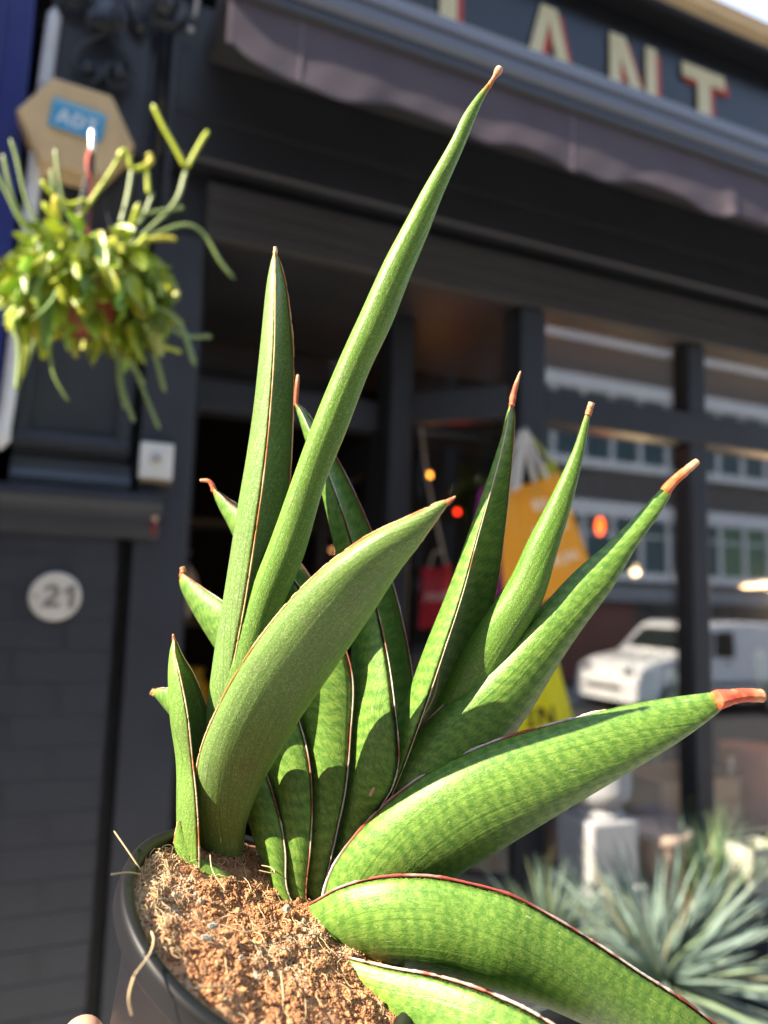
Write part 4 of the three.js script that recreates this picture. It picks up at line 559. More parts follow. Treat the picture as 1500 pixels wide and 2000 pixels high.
  root([[410, 1668, 0.006], [415, 1700, 0.004], [440, 1740, 0.002]], 0.0003); root([[430, 1805, 0.002], [480, 1820, 0.003], [540, 1800, 0.003]], 0.00035); root([[380, 1930, 0.002], [450, 1925, 0.002], [455, 1922, 0.002]], 0.0004); root([[548, 1895, 0.002], [552, 1930, 0.004], [554, 1955, 0.002]], 0.0004); root([[510, 1690, 0.008], [530, 1695, 0.01], [536, 1705, 0.01], [505, 1700, 0.008]], 0.0003);
  const chipM = paint(0.55, 0.47, 0.38, 0.9); for (const [x, y, s, rot] of [[403, 1831, 0.0035, 0.2], [415, 1808, 0.0034, 0.4], [560, 1775, 0.004, 1.0], [470, 1870, 0.0022, 0.8], [500, 1905, 0.0025, 1.6]]) { const c = kinds[1].clone(); c.scale(s, s * 0.35, s * 0.5); c.rotateY(rot); c.applyQuaternion(potQ); const p = onSoil(x, y, 0.001); c.translate(p.x, p.y, p.z); part(soil, 'wood_chip', c, chipM); }
}
// leaves
const mixC = (a, b, t) => [lerp(a[0], b[0], t), lerp(a[1], b[1], t), lerp(a[2], b[2], t)];
const lines = (u, v, s) => { let k = 0; for (let i = 0; i < 11; i++) { const x = (i + 0.2 + 0.6 * hash2(i, s, 5)) / 11, d = Math.abs(((u - x + 0.004 * Math.sin(v * 6.283 * (1 + i % 2)) + 1.5) % 1) - 0.5), on = noise(v * 5 + i, i * 3, 5, 64, s); k = Math.max(k, (1 - sm(0.0, 0.011, d)) * sm(0.35, 0.6, on)); } return k; };
const scarList = (seed, n) => { const r = rng(seed), a = []; for (let i = 0; i < n; i++) a.push([r(), r(), (r() - 0.5) * 0.5, 0.012 + 0.05 * r() * r(), 0.002 + 0.004 * r()]); return a; };
const scarsA = scarList(5, 26), scarsB = scarList(6, 22);
const scar = (u, v, list) => { let k = 0; for (const [x, y, sl, len, w] of list) { const dy = (v - y) / (len * 0.3), du = u - x - sl * (v - y); if (Math.abs(dy) < 1 && Math.abs(du) < w * 2) k = Math.max(k, (1 - sm(0.4, 1, Math.abs(dy))) * (1 - sm(w * 0.5, w, Math.abs(du + 0.4 * w * (noise(v * 300, x * 50, 300, 50, 3) - 0.5)))) * sm(0.35, 0.6, noise(v * 240, x * 90, 240, 90, 9))); } return k; };
const leafFine = tex(512, 1024, (u, v) => {                                     // fine pale speckle, faint streaks: 5 cm x 20 cm
  const sp = noise(u * 110, v * 330, 110, 330, 1), sp2 = noise(u * 190, v * 520, 190, 520, 2), st = noise(u * 48, v * 6, 48, 6, 3), pa = fbm(u * 3, v * 8, 8, 4, 4), bl = sm(0.55, 0.7, fbm(u * 5, v * 10, 10, 27, 4));
  let c = mixC([0.09, 0.178, 0.034], [0.165, 0.27, 0.06], 0.5 * pa + 0.3 * st); c = mixC(c, [0.12, 0.16, 0.06], 0.4 * bl); c = mixC(c, [0.4, 0.46, 0.22], 0.52 * sm(0.45, 0.85, 0.55 * sp + 0.45 * sp2)); c = mixC(c, [0.06, 0.145, 0.03], 0.5 * lines(u, v, 3)); return mixC(c, [0.55, 0.52, 0.4], 0.75 * scar(u, v, scarsA));
});
const leafMottled = tex(512, 1024, (u, v) => {                                  // yellow-green mottling in loose cross bands
  const wx = fbm(u * 4, v * 8, 8, 14, 3), band = 0.5 + 0.5 * Math.sin(6.283 * (v * 24 + 1.1 * wx + 0.5 * u)), cl = fbm(u * 34, v * 110, 128, 16, 2), sp = noise(u * 120, v * 400, 120, 400, 17), big = fbm(u * 2, v * 4, 4, 19, 3);
  const t = clamp(0.34 + 0.34 * (band - 0.5) * (0.3 + 1.2 * big) + 0.85 * (cl - 0.5) + 0.4 * (sp - 0.5) + 0.15 * (big - 0.5)); let c = mixC([0.08, 0.18, 0.03], [0.235, 0.36, 0.07], t);
  c = mixC(c, [0.06, 0.145, 0.025], 0.6 * lines(u, v, 8)); return mixC(c, [0.55, 0.54, 0.44], 0.75 * scar(u, v, scarsB));
});
const leafBump = tex(512, 1024, (u, v) => { const s = noise(u * 150, v * 260, 150, 260, 22), l = noise(u * 34, v * 3, 34, 3, 25), k = 0.45 * s + 0.55 * l; return [k, k, k]; }, false);
const leafMat = { fine: MP({ map: leafFine, bumpMap: leafBump, bumpScale: 0.00022, roughness: 0.42, vertexColors: true, specularIntensity: 0.8 }), mottled: MP({ map: leafMottled, bumpMap: leafBump, bumpScale: 0.00024, roughness: 0.42, vertexColors: true, specularIntensity: 0.8 }) };
const marginMat = M({ vertexColors: true, roughness: 0.7 }), tipMat = M({ vertexColors: true, roughness: 0.6 });
function spline(knots, rows) {                                                  // Hermite through rows of numbers, by distance
  return (t) => { let i = 0; while (i < knots.length - 2 && t > knots[i + 1]) i++; const h = knots[i + 1] - knots[i], s = clamp((t - knots[i]) / h), a = rows[i], b = rows[i + 1];
    return a.map((_, k) => { const m0 = i ? (b[k] - rows[i - 1][k]) / (knots[i + 1] - knots[i - 1]) : (b[k] - a[k]) / h, m1 = i < rows.length - 2 ? (rows[i + 2][k] - a[k]) / (knots[i + 2] - knots[i]) : (b[k] - a[k]) / h, s2 = s * s, s3 = s2 * s; return (2 * s3 - 3 * s2 + 1) * a[k] + (s3 - 2 * s2 + s) * h * m0 + (3 * s2 - 2 * s3) * b[k] + (s3 - s2) * h * m1; }); };
}
let leafSeed = 900;
function leaf(o) {
  const seed = leafSeed += 7, st = o.st, phis = st.map((_, i) => (Array.isArray(o.phi) ? lerp(o.phi[Math.min(o.phi.length - 1, Math.floor(i / (st.length - 1) * (o.phi.length - 1)))], o.phi[Math.min(o.phi.length - 1, Math.floor(i / (st.length - 1) * (o.phi.length - 1)) + 1)], (i / (st.length - 1) * (o.phi.length - 1)) % 1) : o.phi));
  const rows = st.map((s, i) => [...s, phis[i]]), knots = [0];
  for (let i = 1; i < st.length; i++) knots.push(knots[i - 1] + Math.hypot((st[i][0] + st[i][2] - st[i - 1][0] - st[i - 1][2]) / 2, (st[i][1] + st[i][3] - st[i - 1][1] - st[i - 1][3]) / 2));
  const sp = spline(knots, rows), total = knots[knots.length - 1], NR = o.rows ?? 80, NO = 26, NI = 18, pos = [], uv = [], col = [], idx = [], mA = [], mB = [], ctr = []; let along = 0, prev = null;
  const tint = o.tint ?? [1, 1, 1];
  for (let i = 0; i <= NR; i++) {
    const t = i / NR, T = total * (1 - Math.pow(1 - t, 1.25)), [xl, yl, xr, yr, d, ph] = sp(T), L = P(xl, yl, d), R = P(xr, yr, d), mid = L.clone().add(R).multiplyScalar(0.5), across = R.clone().sub(L), v = camP.clone().sub(mid).normalize(); across.addScaledVector(v, -across.dot(v));
    const width = across.length() * (1 + 0.022 * (fbm(t * 14 + seed, 3, 256, seed, 3) - 0.5) * (1 - t));
    const p = across.clone().normalize();
    const f = ph * D2R, cf = Math.cos(f), sf = Math.sin(f), sec = [], hw = o.hw, ch = o.ch;
    for (let k = 0; k < NO; k++) { const a = Math.PI * (1 - k / (NO - 1)), c = Math.cos(a), s = Math.sin(a); sec.push([Math.sign(c) * Math.pow(Math.abs(c), o.sq ?? 0.9), hw * Math.pow(s, 0.92)]); }   // outside, margin to margin
    for (let k = 1; k <= NI; k++) { const a = Math.PI * k / (NI + 1), c = Math.cos(a), s = Math.sin(a), cl = sm(0.0, 0.35, 1 - t) ; sec.push([0.965 * c, lerp(hw * 0.2 * Math.sign(ch), ch, cl) * Math.pow(s, 0.8)]); }  // inside, back again
    let lo = 1e9, hi = -1e9, vm = 0; const q = sec.map(([x, y]) => { const a = x * cf + y * sf, b = -x * sf + y * cf; lo = Math.min(lo, a); hi = Math.max(hi, a); vm += b / sec.length; return [a, b]; });
    const sc = width / (hi - lo), m0 = (lo + hi) / 2; if (prev) along += mid.distanceTo(prev); prev = mid.clone();
    let arc = 0, pr = null;
    q.forEach(([a, b], k) => {
      const pt = mid.clone().addScaledVector(p, (a - m0) * sc).addScaledVector(v, (b - vm) * sc); if (pr) arc += pt.distanceTo(pr); pr = pt; pos.push(pt.x, pt.y, pt.z); uv.push(arc / 0.05 + seed * 0.137, along / 0.2 + seed * 0.371);
      const n = 0.9 + 0.2 * fbm(t * 9 + seed, k * 0.2, 256, seed + 3, 2), yb = (o.yellowBase ?? 0) * (1 - sm(0.0, 0.3, t + 0.12 * (fbm(k * 0.7 + seed, t * 30, 256, 5, 2) - 0.5)));
      const tb = o.tip ? 0.85 * sm(0.955, 0.995, t + 0.02 * (fbm(k * 0.9 + seed, t * 60, 256, 8, 2) - 0.5)) : 0;
      col.push(lerp(n * lerp(tint[0], 1.9, yb), 2.4, tb), lerp(n * lerp(tint[1], 1.15, yb), 0.7, tb), lerp(n * lerp(tint[2], 0.6, yb), 0.7, tb));
    });
    const at = (k) => V(pos[pos.length - 3 * q.length + 3 * k], pos[pos.length - 3 * q.length + 3 * k + 1], pos[pos.length - 3 * q.length + 3 * k + 2]);
    mA.push(at(0)); mB.push(at(NO - 1)); ctr.push(mid);
  }
  const W = NO + NI; for (let i = 0; i < NR; i++) for (let k = 0; k < W; k++) { const a = i * W + k, b = i * W + (k + 1) % W; idx.push(a, b, a + W, b, b + W, a + W); }
  const cap = NR * W; for (let k = 1; k < W - 1; k++) idx.push(cap, cap + k, cap + k + 1);
  const g = new THREE.BufferGeometry(); g.setAttribute('position', new THREE.Float32BufferAttribute(pos, 3)); g.setAttribute('uv', new THREE.Float32BufferAttribute(uv, 2)); g.setAttribute('color', new THREE.Float32BufferAttribute(col, 3)); g.setIndex(idx); g.computeVertexNormals();
  const lf = part(plant, 'leaf', g, leafMat[o.mat], o.label);
  // dry margins: a reddish line with pale papery outer edge, uneven and broken in places
  const edges = o.edges ?? [1, 1]; [mA, mB].forEach((line, e) => {
    if (!edges[e]) return; const rad = (o.mr ?? 0.0006) * edges[e], pos2 = [], col2 = [], id2 = [], S = 7, r = rng(seed + e), to = Math.floor(line.length * (o.mEnd ?? 0.985));
    const red = o.red ?? [0.3, 0.09, 0.045], palec = o.pale ?? [0.62, 0.5, 0.4], pn = o.paleAmt ?? 0.5; let chip = 0;
    const sub = 3, n = (to - 1) * sub;
    for (let i = 0; i <= n; i++) {
      const q = i / sub, i0 = Math.min(Math.floor(q), to - 2), c = line[i0].clone().lerp(line[i0 + 1], q - i0), ct = ctr[i0], out = c.clone().sub(ct).normalize(), tg = line[i0 + 1].clone().sub(line[i0]).normalize(), side = tg.clone().cross(out).normalize();
      if (r() < 0.04) chip = (r() < 0.5 ? -1 : 1) * (2 + Math.floor(r() * 5)); if (chip) chip -= Math.sign(chip);
      const rr = rad * (0.75 + 0.5 * fbm(i * 0.23 + seed, e * 9, 512, seed + 9, 3)) * (chip < 0 ? 0.45 : chip > 0 ? 1.25 : 1) * Math.min(1, (n - i) / 10 + 0.25), w = clamp(pn + 1.4 * (fbm(i * 0.06 + seed * 1.3, 5 + e, 512, seed + 5, 3) - 0.5));
      for (let k = 0; k < S; k++) { const a = k / S * 6.283, x = Math.cos(a), y = Math.sin(a); pos2.push(...c.clone().addScaledVector(out, rr * (1.15 * x + 0.2)).addScaledVector(side, rr * 0.8 * y).toArray()); const m = sm(0.2, 0.75, w * (x > 0.1 ? 1.35 : x > -0.5 ? 0.75 : 0.25)), jj = 0.8 + 0.4 * r(); col2.push(...mixC(red, palec, m).map((z) => z * jj)); }
    }
    for (let i = 0; i < n; i++) for (let k = 0; k < S; k++) { const a = i * S + k, b = i * S + (k + 1) % S; id2.push(a, a + S, b, b, a + S, b + S); }
    const mg = new THREE.BufferGeometry(); mg.setAttribute('position', new THREE.Float32BufferAttribute(pos2, 3)); mg.setAttribute('color', new THREE.Float32BufferAttribute(col2, 3)); mg.setIndex(id2); mg.computeVertexNormals(); part(lf, 'leaf_margin', mg, marginMat, 'reddish brown papery leaf edge');
  });
  if (o.tip) {                                                                  // dried point: [px, py, depth, radius in px]
    const pts = o.tip.map(([x, y, d]) => P(x, y, d)), rr = o.tip.map((q) => q[3] * q[2] / F), nn = rr.length - 1, g2 = tube(pts, (t) => { const k = Math.min(nn - 1, Math.floor(t * nn)); return lerp(rr[k], rr[k + 1], t * nn - k) * (0.9 + 0.25 * fbm(t * 9 + seed, 2, 256, seed, 2)); }, 30, 18), c2 = [];
    for (let i = 0; i <= 30; i++) for (let k = 0; k <= 18; k++) { const t = i / 30, w = clamp(sm(0.45, 1, t) * 0.8 + 1.1 * (fbm(t * 8 + seed, Math.abs(k - 9) * 0.35 + 3, 256, seed + 1, 3) - 0.45)); c2.push(...mixC(o.tipC?.[0] ?? [0.5, 0.085, 0.03], o.tipC?.[1] ?? [0.62, 0.36, 0.2], w)); }
    g2.setAttribute('color', new THREE.Float32BufferAttribute(c2, 3)); part(lf, 'dried_tip', g2, tipMat, 'dried reddish leaf tip');
  }
  return lf;
}
const brown = [0.42, 0.17, 0.05], tan = [0.62, 0.42, 0.22];
// left shoot
leaf({ label: 'tall round tapering leaf, the longest of all', mat: 'fine', tint: [0.92, 1.05, 0.75], phi: 18, hw: 0.95, ch: -0.75, edges: [0, 0], st: [[405, 1560, 470, 1590, 0.432], [410, 1420, 485, 1450, 0.43], [445, 1290, 520, 1320, 0.425], [482, 1173, 545, 1205, 0.42], [528, 1055, 594, 1085, 0.415], [575, 923, 634, 948, 0.411], [615, 815, 677, 842, 0.408], [663, 700, 722, 725, 0.406], [705, 608, 765, 635, 0.404], [750, 510, 803, 537, 0.402], [790, 435, 836, 458, 0.401], [825, 370, 862, 389, 0.4], [880, 275, 906, 288, 0.4], [904, 225, 927, 236, 0.4], [930, 188, 944, 196, 0.4], [953, 162, 960, 167, 0.4]], tip: [[954, 170, 0.4, 4.6], [962, 156, 0.4, 4.2], [970, 144, 0.4, 4], [974, 137, 0.4, 8], [977, 131, 0.4, 6]], tipC: [[0.45, 0.12, 0.03], [0.6, 0.45, 0.36]] });
leaf({ label: 'broad leaf curving up in front with an orange-brown edge', mat: 'fine', tint: [0.95, 0.98, 0.95], phi: [30, 24, 18, 12], hw: 0.72, ch: 0.3, mr: 0.00062, red: brown, pale: tan, paleAmt: 0.35, st: [[400, 1690, 480, 1725, 0.436], [384, 1620, 478, 1650, 0.43], [380, 1560, 486, 1600, 0.422], [392, 1470, 522, 1515, 0.412], [435, 1365, 582, 1415, 0.4], [500, 1258, 655, 1308, 0.39], [570, 1170, 722, 1210, 0.383], [645, 1098, 778, 1122, 0.377], [725, 1043, 814, 1072, 0.373], [790, 1013, 838, 1036, 0.371], [828, 996, 853, 1014, 0.37], [855, 983, 867, 994, 0.369], [877, 973, 881, 978, 0.369]], tip: [[872, 983, 0.369, 6], [880, 977, 0.369, 4.5], [890, 969, 0.369, 1.2]] });
leaf({ label: 'upright channelled leaf left of the longest leaf', mat: 'fine', tint: [1.0, 1.02, 1.1], phi: [-104, -113, -114, -112], hw: 1.0, ch: 0.8, mr: 0.00055, red: brown, pale: tan, paleAmt: 0.45, st: [[400, 1640, 450, 1650, 0.436], [398, 1560, 455, 1570, 0.438], [400, 1430, 470, 1440, 0.438], [418, 1280, 505, 1290, 0.438], [437, 1166, 535, 1170, 0.438], [467, 979, 563, 979, 0.438], [482, 890, 570, 890, 0.438], [495, 800, 573, 800, 0.439], [508, 680, 573, 680, 0.44], [520, 560, 560, 562, 0.44], [528, 515, 549, 518, 0.44], [535, 490, 540, 491, 0.44]], tip: [[537, 496, 0.44, 5], [538, 489, 0.44, 4], [537, 482, 0.44, 3]], tipC: [tan, [0.6, 0.45, 0.3]] });
leaf({ label: 'short channelled leaf at the left of the base', mat: 'fine', tint: [1.0, 1.08, 0.8], phi: -112, hw: 1.0, ch: 0.82, mr: 0.00055, red: brown, pale: [0.65, 0.48, 0.34], st: [[346, 1690, 440, 1700, 0.428], [345, 1640, 440, 1650, 0.428], [345, 1560, 430, 1560, 0.427], [344, 1490, 415, 1490, 0.427], [332, 1400, 408, 1395, 0.427], [328, 1320, 380, 1320, 0.428], [331, 1275, 355, 1278, 0.428], [338, 1245, 341, 1245, 0.428]], tip: [[340, 1252, 0.428, 4], [339, 1245, 0.428, 3], [338, 1238, 0.428, 1.5]] });
leaf({ label: 'small sheath leaf wrapped round the left base', mat: 'fine', tint: [0.95, 1.05, 0.7], phi: -8, hw: 0.55, ch: 0.38, mr: 0.0005, red: brown, pale: tan, rows: 40, st: [[342, 1740, 470, 1745, 0.408], [340, 1705, 452, 1712, 0.41], [339, 1680, 420, 1690, 0.41], [340, 1650, 382, 1664, 0.411], [344, 1622, 362, 1632, 0.412], [349, 1602, 352, 1603, 0.412]] });
// fan: leaves that arch to the left, front to back
const fanM = { red: [0.26, 0.085, 0.05], pale: [0.58, 0.5, 0.42], paleAmt: 0.5, mr: 0.00052 };
leaf({ label: 'lowest left-arching fan leaf in front', mat: 'mottled', tint: [0.96, 1.0, 0.95], phi: [-55, -62, -75, -80], hw: 0.85, ch: 0.62, ...fanM, st: [[548, 1830, 610, 1840, 0.428], [540, 1790, 590, 1800, 0.428], [520, 1715, 560, 1735, 0.429], [498, 1650, 556, 1660, 0.432], [475, 1580, 540, 1580, 0.438], [435, 1515, 502, 1480, 0.448], [385, 1460, 425, 1410, 0.456], [330, 1395, 350, 1350, 0.461], [303, 1362, 310, 1344, 0.463], [295, 1353, 297, 1348, 0.463]], tip: [[303, 1354, 0.463, 7], [295, 1350, 0.463, 6]], tipC: [tan, [0.5, 0.3, 0.16]] });
leaf({ label: 'second left-arching fan leaf', mat: 'mottled', tint: [0.96, 1.0, 0.95], phi: [-55, -62, -78, -80], hw: 0.85, ch: 0.62, ...fanM, st: [[570, 1840, 630, 1850, 0.432], [560, 1800, 606, 1805, 0.432], [545, 1740, 597, 1745, 0.433], [535, 1650, 605, 1655, 0.435], [530, 1560, 608, 1555, 0.439], [512, 1470, 597, 1460, 0.446], [480, 1380, 560, 1350, 0.456], [440, 1300, 500, 1245, 0.465], [395, 1228, 450, 1188, 0.471], [362, 1170, 395, 1148, 0.475], [350, 1138, 362, 1124, 0.476], [352, 1122, 357, 1119, 0.476]], tip: [[355, 1128, 0.476, 6], [358, 1116, 0.476, 6], [356, 1107, 0.476, 5]] });
leaf({ label: 'third left-arching fan leaf', mat: 'mottled', tint: [0.96, 1.0, 0.95], phi: [-58, -70, -100, -95], hw: 0.9, ch: 0.66, ...fanM, st: [[606, 1850, 650, 1860, 0.438], [600, 1800, 636, 1805, 0.438], [585, 1740, 632, 1747, 0.439], [588, 1640, 657, 1625, 0.441], [592, 1540, 673, 1545, 0.445], [588, 1440, 682, 1438, 0.451], [572, 1340, 684, 1320, 0.459], [545, 1250, 650, 1215, 0.466], [510, 1165, 605, 1120, 0.473], [475, 1090, 540, 1050, 0.478], [445, 1025, 485, 1000, 0.482], [424, 985, 440, 970, 0.484], [414, 957, 420, 954, 0.484]], tip: [[419, 961, 0.484, 6], [414, 947, 0.484, 4.5], [408, 940, 0.484, 3.6], [390, 938, 0.484, 3]] });
leaf({ label: 'tallest left-arching fan leaf behind the others', mat: 'mottled', tint: [0.96, 1.0, 0.95], phi: [-62, -100, -112, -110], hw: 0.95, ch: 0.72, ...fanM, st: [[650, 1840, 690, 1840, 0.444], [642, 1770, 680, 1770, 0.444], [645, 1690, 698, 1680, 0.445], [665, 1600, 735, 1590, 0.448], [683, 1500, 792, 1490, 0.452], [684, 1400, 812, 1380, 0.457], [687, 1300, 804, 1290, 0.462], [685, 1210, 785, 1200, 0.467], [675, 1140, 764, 1125, 0.47], [657, 1084, 738, 1065, 0.474], [640, 1010, 706, 990, 0.477], [618, 925, 664, 905, 0.48], [596, 858, 626, 845, 0.482], [580, 805, 594, 798, 0.483], [575, 788, 579, 785, 0.483]], tip: [[578, 794, 0.483, 4.5], [578, 780, 0.483, 4], [580, 755, 0.483, 4], [582, 731, 0.483, 2.5]] });
// fan: middle and right-hand leaves
leaf({ label: 'narrow upright channelled leaf in the middle of the fan', mat: 'mottled', tint: [0.96, 1.0, 0.95], phi: [-100, -112, -120, -120], hw: 0.85, ch: 0.66, mr: 0.00042, red: [0.32, 0.14, 0.07], pale: [0.6, 0.5, 0.34], st: [[660, 1790, 700, 1800, 0.448], [680, 1700, 725, 1715, 0.448], [715, 1590, 775, 1610, 0.448], [748, 1488, 840, 1510, 0.447], [790, 1375, 893, 1400, 0.446], [830, 1266, 935, 1290, 0.445], [874, 1155, 968, 1168, 0.445], [917, 1035, 986, 1040, 0.445], [957, 921, 998, 925, 0.445], [978, 855, 1003, 858, 0.445], [990, 806, 1005, 806, 0.445], [997, 786, 1001, 786, 0.445]], tip: [[999, 795, 0.445, 6], [1003, 770, 0.445, 6], [1010, 745, 0.445, 4], [1017, 724, 0.445, 1.5]] });
leaf({ label: 'smooth round leaf right of the narrow channelled one', mat: 'fine', tint: [0.78, 0.96, 0.6], phi: 15, hw: 0.9, ch: -0.55, edges: [0, 0], st: [[670, 1780, 710, 1800, 0.452], [715, 1680, 765, 1715, 0.45], [770, 1560, 825, 1600, 0.447], [833, 1414, 888, 1446, 0.443], [890, 1296, 970, 1336, 0.439], [940, 1212, 1018, 1248, 0.436], [994, 1132, 1062, 1168, 0.434], [1031, 1055, 1088, 1082, 0.433], [1075, 971, 1116, 990, 0.432], [1118, 880, 1140, 888, 0.432], [1141, 814, 1152, 818, 0.432], [1146, 802, 1154, 804, 0.432]], tip: [[1148, 812, 0.432, 6.5], [1152, 798, 0.432, 6], [1156, 786, 0.432, 6]], tipC: [[0.4, 0.16, 0.06], [0.62, 0.42, 0.28]] });
leaf({ label: 'mottled leaf pointing up to the right with an orange-red tip', mat: 'mottled', tint: [0.96, 1.0, 0.95], phi: [38, 34, 24, 15], hw: 0.8, ch: 0.35, edges: [1, 0.5], mr: 0.0007, mEnd: 0.62, red: [0.32, 0.1, 0.05], pale: [0.6, 0.5, 0.4], st: [[625, 1800, 690, 1840, 0.45], [645, 1730, 720, 1790, 0.448], [672, 1655, 790, 1735, 0.446], [718, 1558, 885, 1655, 0.443], [770, 1475, 950, 1558, 0.44], [840, 1403, 990, 1462, 0.437], [920, 1330, 1042, 1382, 0.435], [990, 1263, 1097, 1290, 0.435], [1050, 1193, 1143, 1222, 0.437], [1120, 1118, 1197, 1148, 0.441], [1190, 1057, 1245, 1066, 0.446], [1250, 998, 1284, 1011, 0.451], [1288, 957, 1309, 970, 0.455], [1301, 945, 1312, 957, 0.457]], tip: [[1296, 963, 0.456, 10], [1315, 941, 0.458, 9], [1338, 921, 0.461, 8], [1363, 900, 0.465, 7]], tipC: [[0.62, 0.13, 0.03], [0.72, 0.42, 0.24]] });
leaf({ label: 'broad mottled leaf reaching to the right with a red tip', mat: 'mottled', tint: [0.96, 1.0, 0.95], phi: [40, 34, 26, 18], hw: 0.72, ch: 0.36, edges: [1, 0.5], mr: 0.0008, mEnd: 0.72, red: [0.36, 0.065, 0.04], pale: [0.62, 0.55, 0.5], paleAmt: 0.5, st: [[610, 1850, 700, 1890, 0.432], [625, 1780, 730, 1840, 0.43], [648, 1700, 790, 1800, 0.428], [700, 1626, 850, 1745, 0.425], [770, 1556, 905, 1706, 0.423], [845, 1502, 968, 1668, 0.421], [920, 1465, 1033, 1628, 0.42], [1000, 1436, 1103, 1585, 0.42], [1100, 1408, 1198, 1528, 0.421], [1200, 1381, 1278, 1480, 0.423], [1300, 1363, 1347, 1435, 0.426], [1370, 1354, 1396, 1398, 0.428], [1402, 1350, 1414, 1382, 0.43]], tip: [[1395, 1368, 0.428, 18], [1415, 1364, 0.43, 15], [1450, 1358, 0.434, 13], [1490, 1359, 0.439, 14]], tipC: [[0.62, 0.075, 0.03], [0.72, 0.34, 0.16]] });
leaf({ label: 'thick mottled leaf arching down out to the lower right', mat: 'mottled', tint: [0.96, 1.0, 0.95], phi: [52, 62, 76, 84, 86], hw: 0.85, ch: 0.6, mr: 0.00085, red: [0.28, 0.055, 0.04], pale: [0.6, 0.52, 0.46], paleAmt: 0.36, rows: 110, st: [[560, 1790, 568, 1856, 0.437], [585, 1775, 592, 1850, 0.431], [610, 1764, 625, 1850, 0.426], [663, 1735, 690, 1868, 0.422], [740, 1716, 760, 1886, 0.42], [830, 1714, 840, 1905, 0.42], [910, 1728, 905, 1918, 0.422], [1000, 1754, 970, 1936, 0.424], [1090, 1801, 1040, 1958, 0.427], [1170, 1850, 1115, 1990, 0.43], [1250, 1903, 1200, 2030, 0.433], [1340, 1960, 1300, 2080, 0.436], [1430, 2030, 1395, 2120, 0.439], [1520, 2110, 1505, 2140, 0.442], [1598, 2188, 1600, 2194, 0.445]] });
leaf({ label: 'short low leaf with a yellow base at the bottom of the fan', mat: 'mottled', tint: [0.96, 1.0, 0.95], yellowBase: 0.75, phi: [50, 64, 84, 93], hw: 0.85, ch: 0.62, mr: 0.0008, red: [0.36, 0.07, 0.035], pale: [0.58, 0.48, 0.4], paleAmt: 0.28, st: [[575, 1850, 588, 1900, 0.418], [596, 1852, 610, 1905, 0.413], [625, 1858, 640, 1925, 0.408], [680, 1871, 682, 1958, 0.403], [760, 1890, 745, 2012, 0.397], [850, 1908, 820, 2062, 0.391], [950, 1942, 900, 2112, 0.386], [1050, 1990, 990, 2162, 0.381], [1150, 2060, 1100, 2202, 0.376], [1220, 2132, 1216, 2142, 0.371]] });
// bits lying on the plant
{
  const b = (pts, r) => part(plant, 'dry_scale', tube(pts.map(([x, y, d]) => P(x, y, d)), r, 14, 6), M({ color: lin(0.5, 0.34, 0.18), roughness: 0.8 }), 'dry brown scale caught between leaves');
  b([[820, 1408, 0.428], [846, 1362, 0.428], [855, 1325, 0.428], [858, 1300, 0.428]], (t) => 0.0009 * (1 - 0.6 * t)); b([[722, 1556, 0.425], [730, 1540, 0.425], [736, 1526, 0.425]], 0.0012);
}
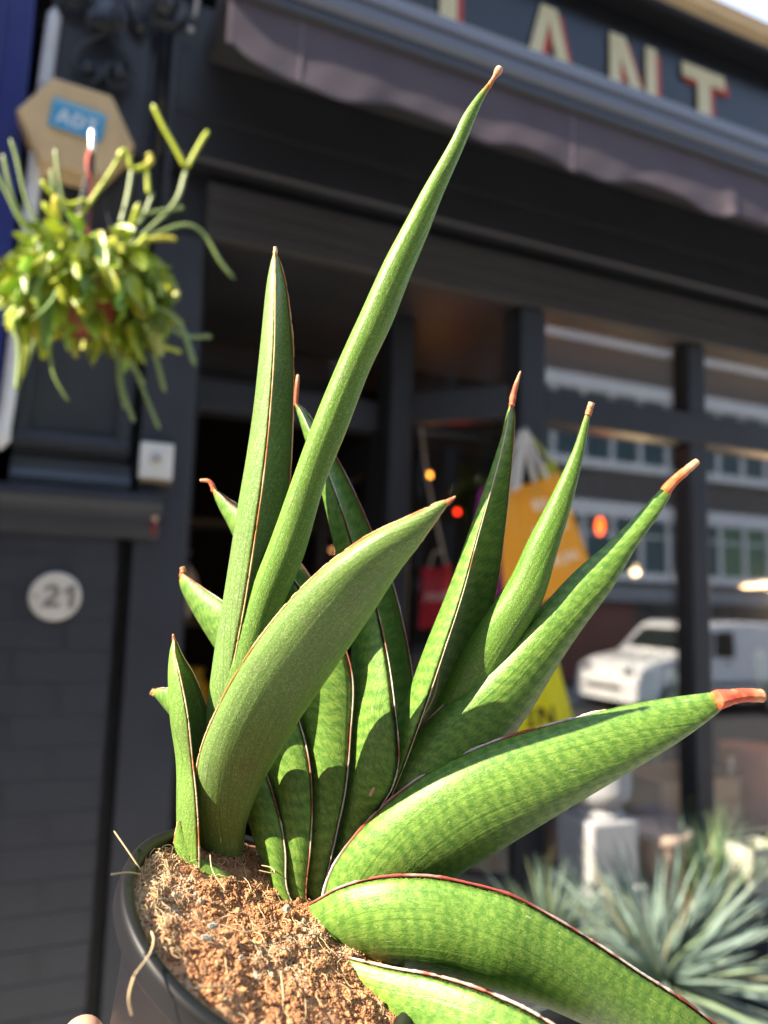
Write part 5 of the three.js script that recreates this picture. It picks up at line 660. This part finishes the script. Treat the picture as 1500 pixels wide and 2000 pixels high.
// ---------------------------------------------------------------- the hand under the pot
{
  const lp = (r, y, a) => V(r * Math.cos(a), y, r * Math.sin(a)).applyMatrix4(potM4);
  const aim0 = local(225, 2040, 0.40), A0 = Math.atan2(aim0.z, aim0.x), wr = (y) => RI - 0.004 + (y + 0.0145) * 0.33;   // outer wall radius at height y
  const caps = []; const cap = (a, b, ra, rb) => caps.push([a, b, ra, rb]);
  const DY = -0.027, palm = lp(wr(-0.11) + 0.012, -0.115 + DY, A0 - 0.05), heel = lp(wr(-0.14) + 0.02, -0.165 + DY, A0 + 0.02), wrist = lp(wr(-0.14) + 0.05, -0.225 + DY, A0 + 0.05), elbow = lp(wr(-0.14) + 0.12, -0.36 + DY, A0 + 0.1);
  cap(elbow, wrist, 0.035, 0.027); cap(wrist, heel, 0.027, 0.026); cap(heel, palm, 0.026, 0.017);
  const fl = [[-0.5, 0.0, 1.0], [-0.72, -0.022, 1.06], [-0.8, -0.046, 1.0], [-0.72, -0.07, 0.82]];
  fl.forEach(([da, dy, L]) => { const y = -0.062 + DY + dy * 0.72, k = lp(wr(y) + 0.011, y - 0.012, A0 - 0.28 * L), m = lp(wr(y) + 0.0085, y, A0 - 0.28 * L - 0.42 * L), n = lp(wr(y) + 0.008, y + 0.004, A0 - 0.28 * L - 0.74 * L), e = lp(wr(y) + 0.0075, y + 0.007, A0 - 0.28 * L - 0.98 * L); cap(palm, k, 0.016, 0.0105); cap(k, m, 0.0098, 0.0092); cap(m, n, 0.0092, 0.0084); cap(n, e, 0.0084, 0.0072); });
  const t0 = lp(wr(-0.15) + 0.016, -0.13 + DY, A0 + 0.14), t1 = lp(wr(-0.12) + 0.012, -0.1 + DY, A0 + 0.34), t2 = lp(wr(-0.1) + 0.01, -0.068 + DY, A0 + 0.42), t3 = lp(wr(-0.08) + 0.009, -0.046 + DY, A0 + 0.44);
  cap(heel, t0, 0.024, 0.016); cap(t0, t1, 0.016, 0.0115); cap(t1, t2, 0.0115, 0.01); cap(t2, t3, 0.01, 0.008);
  const bb = new THREE.Box3(); caps.forEach(([a, b, ra, rb]) => { const s = Math.max(ra, rb) + 0.01; for (const q of [a, b]) { bb.expandByPoint(q.clone().addScalar(s)); bb.expandByPoint(q.clone().addScalar(-s)); } });
  const ce = bb.getCenter(V(0, 0, 0)), half = Math.max(...bb.getSize(V(0, 0, 0)).toArray()) / 2, N = 120, mc = new MarchingCubes(N, M({}), false, false, 200000); mc.isolation = 0;
  const q = V(0, 0, 0), ab = V(0, 0, 0), ap = V(0, 0, 0);
  for (let k = 0; k < N; k++) for (let j = 0; j < N; j++) for (let i = 0; i < N; i++) {
    q.set((i - N / 2) / (N / 2), (j - N / 2) / (N / 2), (k - N / 2) / (N / 2)).multiplyScalar(half).add(ce); let d = 1;
    for (const [a, b, ra, rb] of caps) { ab.subVectors(b, a); ap.subVectors(q, a); const t = clamp(ap.dot(ab) / ab.lengthSq()), dd = ap.addScaledVector(ab, -t).length() - lerp(ra, rb, t), h = Math.max(0.004 - Math.abs(d - dd), 0) / 0.004; d = Math.min(d, dd) - h * h * 0.001; }
    mc.field[i + j * N + k * N * N] = -d;
  }
  mc.update(); const n = mc.count, hg = new THREE.BufferGeometry(), pa = new Float32Array(mc.positionArray.slice(0, 3 * n)); for (let i = 0; i < n; i++) { pa[3 * i] = pa[3 * i] * half + ce.x; pa[3 * i + 1] = pa[3 * i + 1] * half + ce.y; pa[3 * i + 2] = pa[3 * i + 2] * half + ce.z; }
  hg.setAttribute('position', new THREE.BufferAttribute(pa, 3)); hg.setAttribute('normal', new THREE.BufferAttribute(new Float32Array(mc.normalArray.slice(0, 3 * n)), 3));
  const hand = new THREE.Mesh(hg, MP({ color: lin(0.56, 0.33, 0.23), roughness: 0.5 })); hg.translate(-heel.x, -heel.y, -heel.z); hand.position.copy(heel); hand.name = 'hand'; hand.userData = { label: 'hand gripping the black pot at the bottom left edge', category: 'hand' }; scene.add(hand);
}
// ---------------------------------------------------------------- shadows, draw
delete globalThis.__font;
scene.traverse((o) => { if (o.isMesh) { o.castShadow = true; o.receiveShadow = true; } });
renderer.render(scene, camera);
